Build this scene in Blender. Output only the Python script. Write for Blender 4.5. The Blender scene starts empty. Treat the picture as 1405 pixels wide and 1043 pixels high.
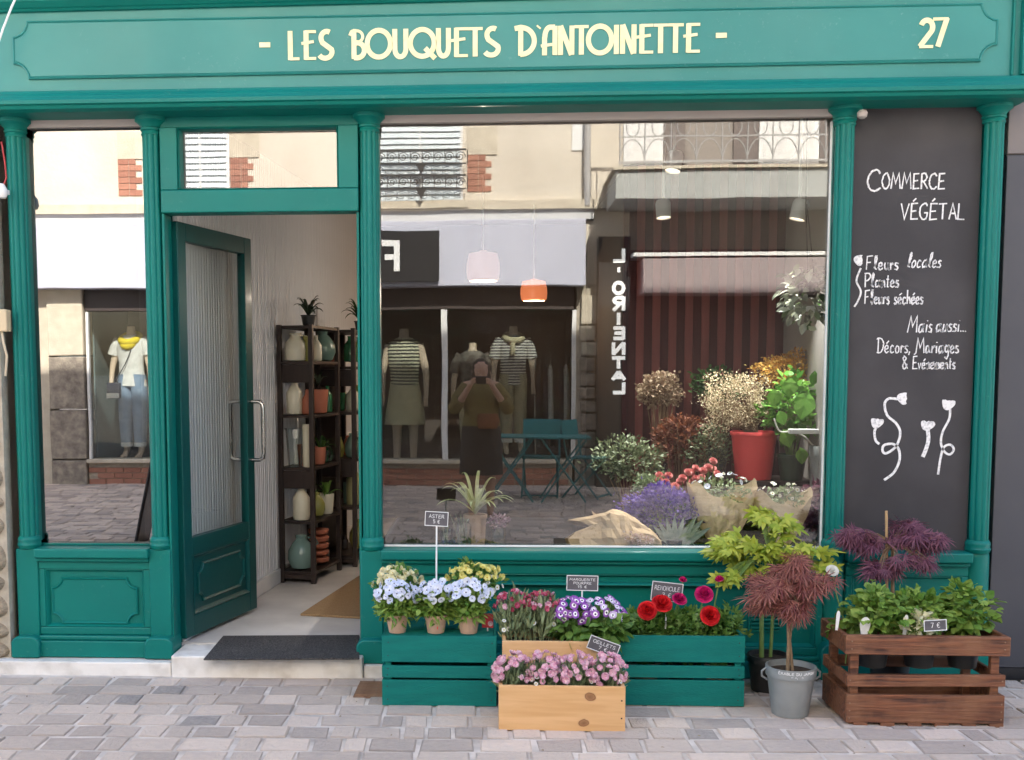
import bpy, math, random
import numpy as np
from mathutils import Vector, Matrix
random.seed(7); rng = np.random.default_rng(7)
S = bpy.context.scene; COL = S.collection
PI = math.pi; rad = math.radians

# ------------------------------------------------------------------ camera
CAMZ, CAMY, FPX, CX, CY = 1.4, -5.0, 1500.0, 600.0, 636.0
CM = np.array([[0.99865297, -0.05187499, -0.0011056], [0.05178453, 0.99512171, 0.0839711], [-0.00325579, -0.08391524, 0.99646758]])
cam = bpy.data.cameras.new('camera'); camo = bpy.data.objects.new('camera', cam); COL.objects.link(camo)
cam.sensor_width = 36; cam.sensor_fit = 'HORIZONTAL'; cam.lens = FPX / 1405 * 36
cam.shift_x = (702.5 - CX) / 1405; cam.shift_y = (CY - 521.5) / 1405
cam.clip_start = 0.05; cam.clip_end = 900
mm = Matrix.Identity(4)
for r in range(3):
    mm[r][0] = CM[r][0]; mm[r][1] = CM[r][2]; mm[r][2] = -CM[r][1]
mm[0][3] = 0; mm[1][3] = CAMY; mm[2][3] = CAMZ
camo.matrix_world = mm; S.camera = camo

# ------------------------------------------------------------------ light
SUN_EL, SUN_AZ = rad(41), rad(14)          # sun stands behind the shop, a little to the right
W = bpy.data.worlds.new('World'); S.world = W; W.use_nodes = True
nt = W.node_tree; nt.nodes.clear()
wo = nt.nodes.new('ShaderNodeOutputWorld'); bg = nt.nodes.new('ShaderNodeBackground'); sk = nt.nodes.new('ShaderNodeTexSky')
sk.sky_type = 'NISHITA'; sk.sun_disc = False; sk.sun_elevation = SUN_EL; sk.sun_rotation = SUN_AZ
sk.air_density = 1.0; sk.dust_density = 3.0; sk.ozone_density = 1.0
bg.inputs['Strength'].default_value = 0.13
nt.links.new(sk.outputs[0], bg.inputs[0]); nt.links.new(bg.outputs[0], wo.inputs[0])
sl = bpy.data.lights.new('sun', 'SUN'); sl.energy = 3.6; sl.angle = rad(0.5); sl.color = (1, .94, .84)
so = bpy.data.objects.new('sun', sl); COL.objects.link(so)
sd = Vector((math.sin(SUN_AZ) * math.cos(SUN_EL), math.cos(SUN_AZ) * math.cos(SUN_EL), math.sin(SUN_EL)))
so.rotation_euler = sd.to_track_quat('Z', 'Y').to_euler(); so.location = (3, 20, 20)
S.view_settings.view_transform = 'Standard'; S.view_settings.look = 'None'; S.view_settings.gamma = 1
S.view_settings.use_curve_mapping = False; S.view_settings.exposure = 2.62
S.render.engine = 'CYCLES'
S.cycles.max_bounces = 8; S.cycles.transparent_max_bounces = 16; S.cycles.glossy_bounces = 4
S.cycles.caustics_reflective = False; S.cycles.caustics_refractive = False; S.cycles.sample_clamp_indirect = 6

# ------------------------------------------------------------------ measuring helpers
GLASS_Y = 0.06
def F(px, py, y=0.0):                       # photograph point -> (x, z) on the vertical plane at depth y
    d = CM @ np.array([(px - CX) / FPX, 1, -(py - CY) / FPX]); s = (y - CAMY) / d[1]
    return float(d[0] * s), float(CAMZ + d[2] * s)
def R(px, py, y):                           # the same for something seen mirrored in the shop glass
    return F(px, py, 2 * GLASS_Y - y)
def Fx(px, py=500, y=0.0): return F(px, py, y)[0]
def Fz(py, px=700, y=0.0): return F(px, py, y)[1]

# ------------------------------------------------------------------ mesh helpers
class MB:
    def __init__(s): s.v = []; s.f = []; s.m = []
    def add(s, vs, fs, m=0):
        b = len(s.v); s.v += [tuple(map(float, p)) for p in vs]
        s.f += [tuple(b + i for i in f) for f in fs]; s.m += [m] * len(fs)
        return s
    def box(s, x0, x1, y0, y1, z0, z1, m=0):
        return s.add([(x0,y0,z0),(x1,y0,z0),(x1,y1,z0),(x0,y1,z0),(x0,y0,z1),(x1,y0,z1),(x1,y1,z1),(x0,y1,z1)],
              [(0,1,5,4),(1,2,6,5),(2,3,7,6),(3,0,4,7),(4,5,6,7),(3,2,1,0)], m)
    def prism(s, pts, y0, y1, m=0):         # polygon in x,z extruded from y0 (front) to y1 (back)
        n = len(pts); vs = [(x, y0, z) for x, z in pts] + [(x, y1, z) for x, z in pts]
        a = sum(pts[i][0]*pts[(i+1)%n][1]-pts[(i+1)%n][0]*pts[i][1] for i in range(n))
        fs = [tuple(range(n)), tuple(range(2*n-1, n-1, -1))] + [(i, n+i, n+(i+1)%n, (i+1)%n) for i in range(n)]
        if a < 0: fs = [tuple(reversed(f)) for f in fs]
        return s.add(vs, fs, m)
    def lathe(s, prof, c=(0,0,0), n=20, m=0, cap=True, sx=1, sy=1):
        b = len(s.v); vs = []; fs = []
        for r, z in prof:
            for k in range(n):
                a = 2*PI*k/n; vs.append((c[0]+r*sx*math.cos(a), c[1]+r*sy*math.sin(a), c[2]+z))
        for j in range(len(prof)-1):
            for k in range(n):
                k2 = (k+1) % n; fs.append((j*n+k, j*n+k2, (j+1)*n+k2, (j+1)*n+k))
        if cap: fs.append(tuple(range(n-1,-1,-1))); fs.append(tuple((len(prof)-1)*n+k for k in range(n)))
        return s.add(vs, fs, m)
    def tube(s, pts, r, n=8, m=0, cap=True):
        pts = [Vector(p) for p in pts]; L = len(pts)
        rs = r if isinstance(r, (list, tuple)) else [r]*L
        vs = []; fs = []; up = None
        for i, p in enumerate(pts):
            t = (pts[min(i+1,L-1)] - pts[max(i-1,0)])
            t = t.normalized() if t.length > 1e-9 else Vector((0,0,1))
            if up is None: up = t.orthogonal().normalized()
            up = (up - t*up.dot(t)); up = up.normalized() if up.length > 1e-6 else t.orthogonal().normalized()
            w = t.cross(up)
            for k in range(n):
                a = 2*PI*k/n; vs.append(p + (up*math.cos(a)+w*math.sin(a))*rs[i])
        for j in range(L-1):
            for k in range(n):
                k2 = (k+1)%n; fs.append((j*n+k, j*n+k2, (j+1)*n+k2, (j+1)*n+k))
        if cap: fs.append(tuple(range(n-1,-1,-1))); fs.append(tuple((L-1)*n+k for k in range(n)))
        return s.add(vs, fs, m)
    def loft(s, secs, n=18, m=0, cap=True): # secs: (x,y,z,rx,ry)
        vs = []; fs = []
        for x,y,z,rx,ry in secs:
            for k in range(n):
                a = 2*PI*k/n; vs.append((x+rx*math.cos(a), y+ry*math.sin(a), z))
        for j in range(len(secs)-1):
            for k in range(n):
                k2=(k+1)%n; fs.append((j*n+k, j*n+k2, (j+1)*n+k2, (j+1)*n+k))
        if cap: fs.append(tuple(range(n-1,-1,-1))); fs.append(tuple((len(secs)-1)*n+k for k in range(n)))
        return s.add(vs, fs, m)
    def scatter(s, tpl, pos, dirs, nors, scl, m=None):
        tv, tf, tm = tpl; pos = np.asarray(pos, float); N = len(pos)
        if N == 0: return s
        d = np.asarray(dirs, float); d /= np.linalg.norm(d, axis=1)[:,None]+1e-9
        q = np.asarray(nors, float); x = np.cross(d, q); x /= np.linalg.norm(x, axis=1)[:,None]+1e-9
        z = np.cross(x, d); scl = np.broadcast_to(np.asarray(scl, float), (N,))
        V = (tv[None,:,0,None]*x[:,None,:] + tv[None,:,1,None]*d[:,None,:] + tv[None,:,2,None]*z[:,None,:])*scl[:,None,None] + pos[:,None,:]
        b = len(s.v); nv = len(tv); s.v += [tuple(p) for p in V.reshape(-1,3).tolist()]
        for i in range(N):
            o = b+i*nv
            for f in tf: s.f.append(tuple(o+j for j in f))
            s.m += tm if m is None else [m]*len(tf)
        return s
    def tpl(s): return (np.array(s.v, float), list(s.f), list(s.m))
    def mesh(s, name, mats):
        me = bpy.data.meshes.new(name); me.from_pydata(s.v, [], s.f)
        for mt in (mats if isinstance(mats, (list,tuple)) else [mats]): me.materials.append(mt)
        me.polygons.foreach_set('material_index', s.m); me.update(); return me

def link(name, me, parent=None, loc=(0,0,0), rot=(0,0,0), scale=(1,1,1)):
    o = bpy.data.objects.new(name, me); COL.objects.link(o); o.parent = parent
    o.location = loc; o.rotation_euler = rot; o.scale = scale; return o
def obj(name, mb, mats, parent=None, bevel=0, smooth=False, **k):
    me = mb.mesh(name, mats)
    if smooth:
        me.polygons.foreach_set('use_smooth', [True]*len(me.polygons))
    o = link(name, me, parent, **k)
    if bevel:
        b = o.modifiers.new('bevel', 'BEVEL'); b.width = bevel; b.segments = 2; b.limit_method = 'ANGLE'; b.angle_limit = rad(40)
    if smooth:
        try: me.set_sharp_from_angle(angle=rad(42))
        except Exception: pass
    return o
def tag(o, label=None, cat=None, group=None, kind=None):
    if label: o['label'] = label
    if cat: o['category'] = cat
    if group: o['group'] = group
    if kind: o['kind'] = kind
    return o
def thing(name, label, cat, loc=(0,0,0), rz=0, group=None):
    o = bpy.data.objects.new(name, None); COL.objects.link(o); o.location = loc; o.rotation_euler = (0,0,rz)
    o.empty_display_size = .1
    return tag(o, label, cat, group)
def struct(name, mb, mats, **k): return tag(obj(name, mb, mats, **k), kind='structure')
def copy_tree(o, parent=None):
    c = o.copy(); COL.objects.link(c); c.parent = parent
    for ch in list(o.children): copy_tree(ch, c)
    return c

# ------------------------------------------------------------------ materials
def nn(t, ty, **k):
    n = t.nodes.new(ty)
    for a, b in k.items(): setattr(n, a, b)
    return n
def M(name, col, rough=.6, col2=None, vs=6, vd=4, bump=0, bs=60, metal=0, coat=0, spec=.5, stretch=None,
      island=False, objrand=False, transl=0, emit=0, contrast=(.3,.7), alpha=1, sheen=0, coords='Object', rvar=0):
    m = bpy.data.materials.new(name); m.use_nodes = True; t = m.node_tree; t.nodes.clear(); L = t.links.new
    out = nn(t,'ShaderNodeOutputMaterial'); p = nn(t,'ShaderNodeBsdfPrincipled')
    p.inputs['Roughness'].default_value = rough; p.inputs['Metallic'].default_value = metal
    p.inputs['Specular IOR Level'].default_value = spec; p.inputs['Coat Weight'].default_value = coat
    p.inputs['Coat Roughness'].default_value = .12
    p.inputs['Base Color'].default_value = (*col, 1)
    tc = nn(t,'ShaderNodeTexCoord'); mp = nn(t,'ShaderNodeMapping'); L(tc.outputs[coords], mp.inputs[0])
    if stretch: mp.inputs['Scale'].default_value = stretch
    colsock = None
    if col2 is not None:
        if island or objrand:
            gi = nn(t,'ShaderNodeNewGeometry'); oi = nn(t,'ShaderNodeObjectInfo')
            ad = nn(t,'ShaderNodeMath', operation='ADD'); L(gi.outputs['Random Per Island'], ad.inputs[0]); L(oi.outputs['Random'], ad.inputs[1])
            fr = nn(t,'ShaderNodeMath', operation='FRACT'); L(ad.outputs[0], fr.inputs[0]); fac = fr.outputs[0]
            nz = nn(t,'ShaderNodeTexNoise'); nz.inputs['Scale'].default_value = vs; nz.inputs['Detail'].default_value = vd
            L(mp.outputs[0], nz.inputs['Vector'])
            mxf = nn(t,'ShaderNodeMath', operation='MULTIPLY_ADD'); L(nz.outputs[0], mxf.inputs[0]); mxf.inputs[1].default_value = .5
            sb = nn(t,'ShaderNodeMath', operation='MULTIPLY_ADD'); L(fac, sb.inputs[0]); sb.inputs[1].default_value = .9; sb.inputs[2].default_value = -.2
            L(sb.outputs[0], mxf.inputs[2]); fac = mxf.outputs[0]
        else:
            nz = nn(t,'ShaderNodeTexNoise'); nz.inputs['Scale'].default_value = vs; nz.inputs['Detail'].default_value = vd
            L(mp.outputs[0], nz.inputs['Vector']); fac = nz.outputs[0]
        rp = nn(t,'ShaderNodeValToRGB'); e = rp.color_ramp.elements
        e[0].position, e[1].position = contrast if not (island or objrand) else (0.05,.95)
        e[0].color = (*col,1); e[1].color = (*col2,1)
        if isinstance(col2[0], (tuple,list)): pass
        L(fac, rp.inputs[0]); colsock = rp.outputs[0]; L(colsock, p.inputs['Base Color'])
    if rvar:
        n3 = nn(t,'ShaderNodeTexNoise'); n3.inputs['Scale'].default_value = 3; n3.inputs['Detail'].default_value = 6; L(mp.outputs[0], n3.inputs['Vector'])
        mr = nn(t,'ShaderNodeMapRange'); mr.inputs[1].default_value=.3; mr.inputs[2].default_value=.7
        mr.inputs[3].default_value = max(0,rough-rvar); mr.inputs[4].default_value = rough+rvar; L(n3.outputs[0], mr.inputs[0]); L(mr.outputs[0], p.inputs['Roughness'])
    if bump:
        n2 = nn(t,'ShaderNodeTexNoise'); n2.inputs['Scale'].default_value = bs; n2.inputs['Detail'].default_value = 5; L(mp.outputs[0], n2.inputs['Vector'])
        bp = nn(t,'ShaderNodeBump'); bp.inputs['Strength'].default_value = bump; bp.inputs['Distance'].default_value = .01
        L(n2.outputs[0], bp.inputs['Height']); L(bp.outputs[0], p.inputs['Normal'])
    if emit:
        p.inputs['Emission Color'].default_value = (*col,1); p.inputs['Emission Strength'].default_value = emit
    sh = p.outputs[0]
    if transl:
        tr = nn(t,'ShaderNodeBsdfTranslucent'); mx = nn(t,'ShaderNodeMixShader'); mx.inputs[0].default_value = transl
        if colsock: L(colsock, tr.inputs[0])
        else: tr.inputs[0].default_value = (*col,1)
        L(sh, mx.inputs[1]); L(tr.outputs[0], mx.inputs[2]); sh = mx.outputs[0]
    L(sh, out.inputs[0]); return m
def glass(name, refl, edge=.6, tint=(.93,.95,.94), rough=0):
    m = bpy.data.materials.new(name); m.use_nodes = True; t = m.node_tree; t.nodes.clear(); L = t.links.new
    out = nn(t,'ShaderNodeOutputMaterial'); g = nn(t,'ShaderNodeBsdfGlossy'); g.inputs['Roughness'].default_value = rough
    tr = nn(t,'ShaderNodeBsdfTransparent'); tr.inputs[0].default_value = (*tint,1)
    lw = nn(t,'ShaderNodeLayerWeight'); lw.inputs[0].default_value = .3
    mr = nn(t,'ShaderNodeMapRange'); mr.inputs[3].default_value = refl; mr.inputs[4].default_value = edge
    if refl > .08:                                               # float glass is never perfectly flat
        tc = nn(t,'ShaderNodeTexCoord'); nz = nn(t,'ShaderNodeTexNoise'); nz.inputs['Scale'].default_value = 2.6; nz.inputs['Detail'].default_value = 1; L(tc.outputs['Object'], nz.inputs['Vector'])
        bp = nn(t,'ShaderNodeBump'); bp.inputs['Strength'].default_value = 1; bp.inputs['Distance'].default_value = .00028; L(nz.outputs[0], bp.inputs['Height']); L(bp.outputs[0], g.inputs['Normal'])
    L(lw.outputs['Fresnel'], mr.inputs[0]); mr.inputs[1].default_value = .04; mr.inputs[2].default_value = 1
    mx = nn(t,'ShaderNodeMixShader'); L(mr.outputs[0], mx.inputs[0]); L(tr.outputs[0], mx.inputs[1]); L(g.outputs[0], mx.inputs[2])
    L(mx.outputs[0], out.inputs[0]); return m

def paint(name, a, b, scuff, rough, spec, coat, amt=.585):
    m = M(name, a, rough, b, vs=2.2, bump=.0, coat=coat, spec=spec, rvar=.07); t = m.node_tree; L = t.links.new
    p = [n for n in t.nodes if n.type == 'BSDF_PRINCIPLED'][0]; cs = p.inputs['Base Color'].links[0].from_socket
    tc = nn(t,'ShaderNodeTexCoord'); n1 = nn(t,'ShaderNodeTexNoise'); n1.inputs['Scale'].default_value = 55; n1.inputs['Detail'].default_value = 8; n1.inputs['Roughness'].default_value = .7
    L(tc.outputs['Object'], n1.inputs['Vector']); r1 = nn(t,'ShaderNodeValToRGB'); r1.color_ramp.elements[0].position = amt; r1.color_ramp.elements[1].position = amt+.1; L(n1.outputs[0], r1.inputs[0])
    n2 = nn(t,'ShaderNodeTexNoise'); n2.inputs['Scale'].default_value = 4.5; n2.inputs['Detail'].default_value = 5; L(tc.outputs['Object'], n2.inputs['Vector'])
    r2 = nn(t,'ShaderNodeValToRGB'); r2.color_ramp.elements[0].position = .5; r2.color_ramp.elements[1].position = .62; L(n2.outputs[0], r2.inputs[0])
    mu = nn(t,'ShaderNodeMath', operation='MULTIPLY'); L(r1.outputs[0], mu.inputs[0]); L(r2.outputs[0], mu.inputs[1]); m2 = nn(t,'ShaderNodeMath', operation='MULTIPLY'); L(mu.outputs[0], m2.inputs[0]); m2.inputs[1].default_value = .6
    mx = nn(t,'ShaderNodeMix', data_type='RGBA'); L(m2.outputs[0], mx.inputs[0]); L(cs, mx.inputs[6]); mx.inputs[7].default_value = (*scuff,1); L(mx.outputs[2], p.inputs['Base Color'])
    mp = nn(t,'ShaderNodeMapping'); mp.inputs['Scale'].default_value = (4,40,60); L(tc.outputs['Object'], mp.inputs[0]); n3 = nn(t,'ShaderNodeTexNoise'); n3.inputs['Scale'].default_value = 3; n3.inputs['Detail'].default_value = 4; L(mp.outputs[0], n3.inputs['Vector'])
    ad = nn(t,'ShaderNodeMath', operation='ADD'); L(n3.outputs[0], ad.inputs[0]); L(n1.outputs[0], ad.inputs[1])
    bp = nn(t,'ShaderNodeBump'); bp.inputs['Strength'].default_value = .05; bp.inputs['Distance'].default_value = .004; L(ad.outputs[0], bp.inputs['Height']); L(bp.outputs[0], p.inputs['Normal']); return m
GREEN = paint('green_gloss_paint', (.003,.165,.138), (.003,.142,.120), (.08,.24,.20), .42, .2, .04)
GREEN_F = paint('green_paint_with_sheen', (.030,.222,.200), (.022,.190,.172), (.13,.31,.28), .42, .35, .12)  # lighter copy of the green, sheen from the bright street put into the colour
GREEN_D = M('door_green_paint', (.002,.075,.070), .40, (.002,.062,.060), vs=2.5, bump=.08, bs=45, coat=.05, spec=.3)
CRATE_G = M('crate_green_paint', (.003,.175,.148), .65, (.003,.135,.118), vs=5, vd=8, bump=.35, bs=50, stretch=(1,6,8), spec=.2)
CREAM = M('cream_sign_paint', (.72,.67,.37), .5, (.78,.73,.47), vs=40)
CHALKB = M('blackboard_paint', (.021,.020,.024), .6, (.052,.049,.054), vs=2.2, vd=12, bump=.05, contrast=(.42,.82))
CHALK = M('white_chalk_paint', (.75,.75,.75), .8, (.38,.38,.40), vs=95, vd=5, contrast=(.5,.72))
STEP = M('white_step_stone', (.74,.71,.67), .6, (.50,.46,.41), vs=9, vd=9, bump=.2, bs=30, contrast=(.45,.75))
SETT = M('sett_stone', (.66,.54,.45), .8, (.39,.325,.28), vs=5, vd=12, bump=.8, bs=11, objrand=True)
SETT_D = M('dark_sett_stone', (.28,.245,.225), .75, (.38,.335,.30), vs=6, vd=10, bump=.7, bs=11)
MORTAR = M('pale_mortar', (.74,.66,.59), .9, (.38,.33,.29), vs=7, vd=8, bump=.3, bs=90)
TAN_STONE = M('rubble_stone', (.42,.34,.24), .85, (.22,.17,.12), vs=11, vd=8, bump=.7, bs=25)
LIME = M('lime_mortar', (.46,.41,.33), .9, (.33,.29,.23), vs=20, bump=.5, bs=50)
GREY_PANEL = M('slate_grey_panel', (.048,.05,.062), .5, (.058,.06,.070), vs=3)
GREY_LIGHT = M('warm_grey_panel', (.17,.15,.148), .6, (.15,.135,.13), vs=3)
RENDER = M('cream_render', (.64,.58,.49), .85, (.50,.44,.36), vs=1.3, vd=12, bump=.4, bs=20, contrast=(.35,.8))
WHITE = M('white_paint', (.78,.78,.77), .55, (.70,.70,.69), vs=6)
BEAD = M('white_beadboard', (.74,.745,.76), .5, (.68,.685,.70), vs=4)
DARKWOOD = M('dark_shelf_wood', (.022,.014,.012), .45, (.035,.022,.018), vs=6, stretch=(8,8,1))
FLOORM = M('pale_shop_floor', (.64,.62,.59), .45, (.50,.48,.46), vs=5, vd=8)
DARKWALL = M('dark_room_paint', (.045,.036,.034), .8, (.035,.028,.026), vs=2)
CEIL = M('ceiling_grey', (.14,.12,.11), .85, (.12,.105,.095), vs=2)
GWALL = M('grey_side_wall', (.28,.26,.24), .8, (.24,.22,.20), vs=2)
STRIPE_A = M('dark_red_stripe', (.075,.012,.014), .75, (.05,.009,.011), vs=4, stretch=(6,6,1))
STRIPE_B = M('rose_brown_stripe', (.26,.075,.07), .75, (.19,.055,.052), vs=4, stretch=(6,6,1))
STEEL = M('brushed_steel', (.55,.54,.52), .25, (.48,.47,.45), vs=20, metal=1)
RUBBER = M('charcoal_mat', (.020,.019,.019), .95, (.13,.12,.115), vs=150, vd=6, bump=1, bs=160, contrast=(.4,.75))
COIR = M('coir_mat', (.40,.26,.13), .95, (.27,.165,.08), vs=160, bump=.8, bs=260)
GLASS_MAIN = glass('shop_window_glass', .12, .5)
GLASS_LEFT = glass('coated_side_window_glass', .33, .75, tint=(.35,.35,.35))
GLASS_TOP = glass('transom_glass', .19, .6, tint=(.7,.7,.7))
GLASS_DOOR = glass('door_glass', .02, .35)
GLASS_V = glass('vase_glass', .06, .7, tint=(.88,.93,.92))
ENAMEL = M('grey_zinc_pot', (.30,.315,.31), .5, (.23,.245,.24), vs=9, metal=.25, bump=.05)
BLACKPOT = M('black_plastic_pot', (.018,.018,.018), .4, (.03,.03,.03), vs=12)
SOIL = M('potting_soil', (.035,.022,.014), .95, (.06,.04,.025), vs=60, bump=1, bs=120)
TERRA = M('pale_terracotta', (.50,.33,.23), .8, (.40,.27,.19), vs=14, vd=6, bump=.15)
SLATE = M('slate_tag', (.075,.072,.082), .6, (.10,.095,.105), vs=20)
TAGRIM = M('tag_white_rim', (.75,.76,.76), .5)
KRAFT_B = M('brown_kraft_paper', (.52,.37,.21), .8, (.40,.28,.16), vs=9, bump=.4, bs=22, transl=.15)
KRAFT = M('kraft_paper', (.72,.58,.40), .75, (.60,.46,.30), vs=7, bump=.2, bs=18, transl=.2)
# ------------------------------------------------------------------ wood
def wood(name, a, b, sx=(1.2,14,14), knots=(), rough=.6, bump=.25, c=None):
    m = bpy.data.materials.new(name); m.use_nodes = True; t = m.node_tree; t.nodes.clear(); L = t.links.new
    out = nn(t,'ShaderNodeOutputMaterial'); p = nn(t,'ShaderNodeBsdfPrincipled'); p.inputs['Roughness'].default_value = rough
    tc = nn(t,'ShaderNodeTexCoord'); oi = nn(t,'ShaderNodeObjectInfo'); mp = nn(t,'ShaderNodeMapping'); mp.inputs['Scale'].default_value = sx
    L(tc.outputs['Object'], mp.inputs[0]); ml = nn(t,'ShaderNodeMath', operation='MULTIPLY'); L(oi.outputs['Random'], ml.inputs[0]); ml.inputs[1].default_value = 40
    cb = nn(t,'ShaderNodeCombineXYZ'); L(ml.outputs[0], cb.inputs[0]); L(ml.outputs[0], cb.inputs[2]); L(cb.outputs[0], mp.inputs['Location'])
    n1 = nn(t,'ShaderNodeTexNoise'); n1.inputs['Scale'].default_value = 3; n1.inputs['Detail'].default_value = 8; n1.inputs['Distortion'].default_value = .6
    L(mp.outputs[0], n1.inputs['Vector'])
    rp = nn(t,'ShaderNodeValToRGB'); rp.color_ramp.elements[0].position = .32; rp.color_ramp.elements[1].position = .68
    rp.color_ramp.elements[0].color = (*a,1); rp.color_ramp.elements[1].color = (*b,1); L(n1.outputs[0], rp.inputs[0]); col = rp.outputs[0]
    if c:
        n4 = nn(t,'ShaderNodeTexNoise'); n4.inputs['Scale'].default_value = 9; n4.inputs['Detail'].default_value = 6; L(tc.outputs['Object'], n4.inputs['Vector'])
        r4 = nn(t,'ShaderNodeValToRGB'); r4.color_ramp.elements[0].position=.42; r4.color_ramp.elements[1].position=.66; L(n4.outputs[0], r4.inputs[0])
        mx = nn(t,'ShaderNodeMix', data_type='RGBA'); L(r4.outputs[0], mx.inputs[0]); L(col, mx.inputs[6]); mx.inputs[7].default_value = (*c,1); col = mx.outputs[2]
    for (kx, kz, kr) in knots:
        vm = nn(t,'ShaderNodeVectorMath', operation='SUBTRACT'); L(tc.outputs['Object'], vm.inputs[0]); vm.inputs[1].default_value = (kx,0,kz)
        v2 = nn(t,'ShaderNodeVectorMath', operation='MULTIPLY'); L(vm.outputs[0], v2.inputs[0]); v2.inputs[1].default_value = (1/kr*.8,0,1/kr*1.05)
        nw = nn(t,'ShaderNodeTexNoise'); nw.inputs['Scale'].default_value = 30; L(tc.outputs['Object'], nw.inputs['Vector'])
        v3 = nn(t,'ShaderNodeVectorMath', operation='MULTIPLY_ADD'); L(nw.outputs['Color'], v3.inputs[0]); v3.inputs[1].default_value=(.6,0,.6); L(v2.outputs[0], v3.inputs[2])
        v4 = nn(t,'ShaderNodeVectorMath', operation='SUBTRACT'); L(v3.outputs[0], v4.inputs[0]); v4.inputs[1].default_value=(.3,0,.3)
        ln = nn(t,'ShaderNodeVectorMath', operation='LENGTH'); L(v4.outputs[0], ln.inputs[0])
        kr_ = nn(t,'ShaderNodeValToRGB'); e = kr_.color_ramp.elements; e[0].position=.0; e[0].color=(.9,.9,.9,1); e[1].position=1; e[1].color=(0,0,0,1)
        x = e.new(.62); x.color=(.7,.7,.7,1); x = e.new(.75); x.color=(1,1,1,1); x = e.new(.82); x.color=(.25,.25,.25,1)
        L(ln.outputs['Value'], kr_.inputs[0])
        mx = nn(t,'ShaderNodeMix', data_type='RGBA'); L(kr_.outputs[0], mx.inputs[0]); L(col, mx.inputs[6]); mx.inputs[7].default_value=(.17,.06,.022,1); col = mx.outputs[2]
    L(col, p.inputs['Base Color'])
    bp = nn(t,'ShaderNodeBump'); bp.inputs['Strength'].default_value = bump; bp.inputs['Distance'].default_value=.006; L(n1.outputs[0], bp.inputs['Height']); L(bp.outputs[0], p.inputs['Normal'])
    L(p.outputs[0], out.inputs[0]); return m
PINE = wood('pine_board', (.62,.36,.16), (.70,.44,.22), bump=.12)
PINE_K = wood('knotty_pine_board', (.60,.34,.14), (.69,.42,.20), knots=((.108,.048,.022),(.085,-.055,.02)), bump=.12)
OLDWOOD = wood('weathered_brown_wood', (.045,.015,.008), (.24,.085,.036), sx=(1.5,16,22), rough=.6, bump=1.0, c=(.20,.085,.04))
def L_(name, a, b, tr=.3, rough=.45): return M(name, a, rough, b, vs=9, island=True, transl=tr, spec=.35)
LF_MID = L_('mid_green_leaf', (.07,.17,.03), (.19,.32,.07))
LF_DARK = L_('dark_green_leaf', (.02,.055,.015), (.055,.12,.03))
LF_YEL = L_('lime_maple_leaf', (.26,.36,.035), (.55,.58,.09), tr=.4)
LF_RED = L_('bronze_red_maple_leaf', (.17,.04,.04), (.36,.15,.11), tr=.3)
LF_PUR = L_('purple_maple_leaf', (.10,.03,.06), (.26,.10,.14), tr=.3)
LF_GREY = L_('grey_green_stem', (.16,.22,.11), (.30,.36,.20), tr=.2)
LF_VAR = L_('silver_striped_leaf', (.62,.66,.52), (.12,.12,.10), tr=.2)
LF_SHRUB = L_('olive_shrub_leaf', (.045,.065,.03), (.26,.30,.17), tr=.2)
LF_FRESH = L_('fresh_green_leaf', (.10,.22,.03), (.30,.42,.09))
LF_POTHOS = L_('bright_pothos_leaf', (.06,.20,.025), (.20,.40,.07))
LF_SPIDER = M('spider_plant_leaf', (.30,.38,.12), .4, (.62,.64,.38), vs=30, transl=.3, stretch=(1,1,.1))
STEM = M('green_stem', (.12,.22,.05), .5, (.20,.30,.09), vs=20)
STEM_BR = M('brown_twig', (.16,.10,.055), .7, (.26,.18,.10), vs=30)
def P_(name, a, b, tr=.3): return M(name, a, .55, b, vs=20, island=True, transl=tr, spec=.3)
PT_BLUE = P_('pale_blue_petal', (.56,.62,.82), (.86,.88,.93))
PT_CREAM = P_('cream_petal', (.80,.74,.42), (.86,.84,.66))
PT_YEL = P_('soft_yellow_petal', (.74,.66,.14), (.82,.78,.36))
PT_WHITE = P_('white_petal', (.78,.78,.72), (.85,.85,.8))
PT_PINK = P_('pink_petal', (.70,.32,.46), (.88,.68,.72))
PT_ROSE = P_('deep_rose_petal', (.42,.035,.09), (.68,.20,.30))
PT_MAG = P_('magenta_petal', (.36,.004,.09), (.80,.03,.22), .2)
PT_RED = P_('scarlet_petal', (.42,.004,.010), (.85,.03,.035), .2)
PT_PURP = P_('violet_petal', (.24,.055,.38), (.42,.16,.55))
PT_LILAC = P_('lilac_petal', (.55,.40,.66), (.74,.62,.80))
PT_STAT = P_('statice_violet', (.085,.045,.24), (.20,.12,.42))
PT_DRY = P_('dried_flower_tan', (.42,.33,.20), (.64,.55,.38))
PT_ORNG = P_('orange_sprig', (.48,.20,.03), (.70,.50,.14))
PT_CORAL = P_('coral_rose', (.60,.12,.13), (.78,.40,.36))
CTR_DARK = M('dark_flower_centre', (.03,.015,.06), .7)
CTR_YEL = M('yellow_flower_centre', (.55,.38,.05), .7)
CTR_WHITE = M('white_flower_ring', (.85,.82,.84), .6)
BRICK = M('red_brick', (.40,.19,.13), .85, (.30,.13,.09), vs=10, bump=.5, objrand=True)
SIGNBLK = M('black_sign_panel', (.02,.02,.022), .35)
AWN = M('pale_lilac_band', (.50,.51,.60), .6, (.46,.47,.56), vs=2)
SHUT = M('pale_blue_shutter', (.60,.66,.68), .6, (.54,.60,.63), vs=3)
IRON = M('black_wrought_iron', (.02,.02,.022), .45)
IRONG = M('pale_grey_iron', (.38,.37,.36), .5)
GREYSTONE = M('rough_granite', (.36,.31,.25), .9, (.17,.145,.12), vs=14, vd=8, bump=.8, bs=40)
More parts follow.
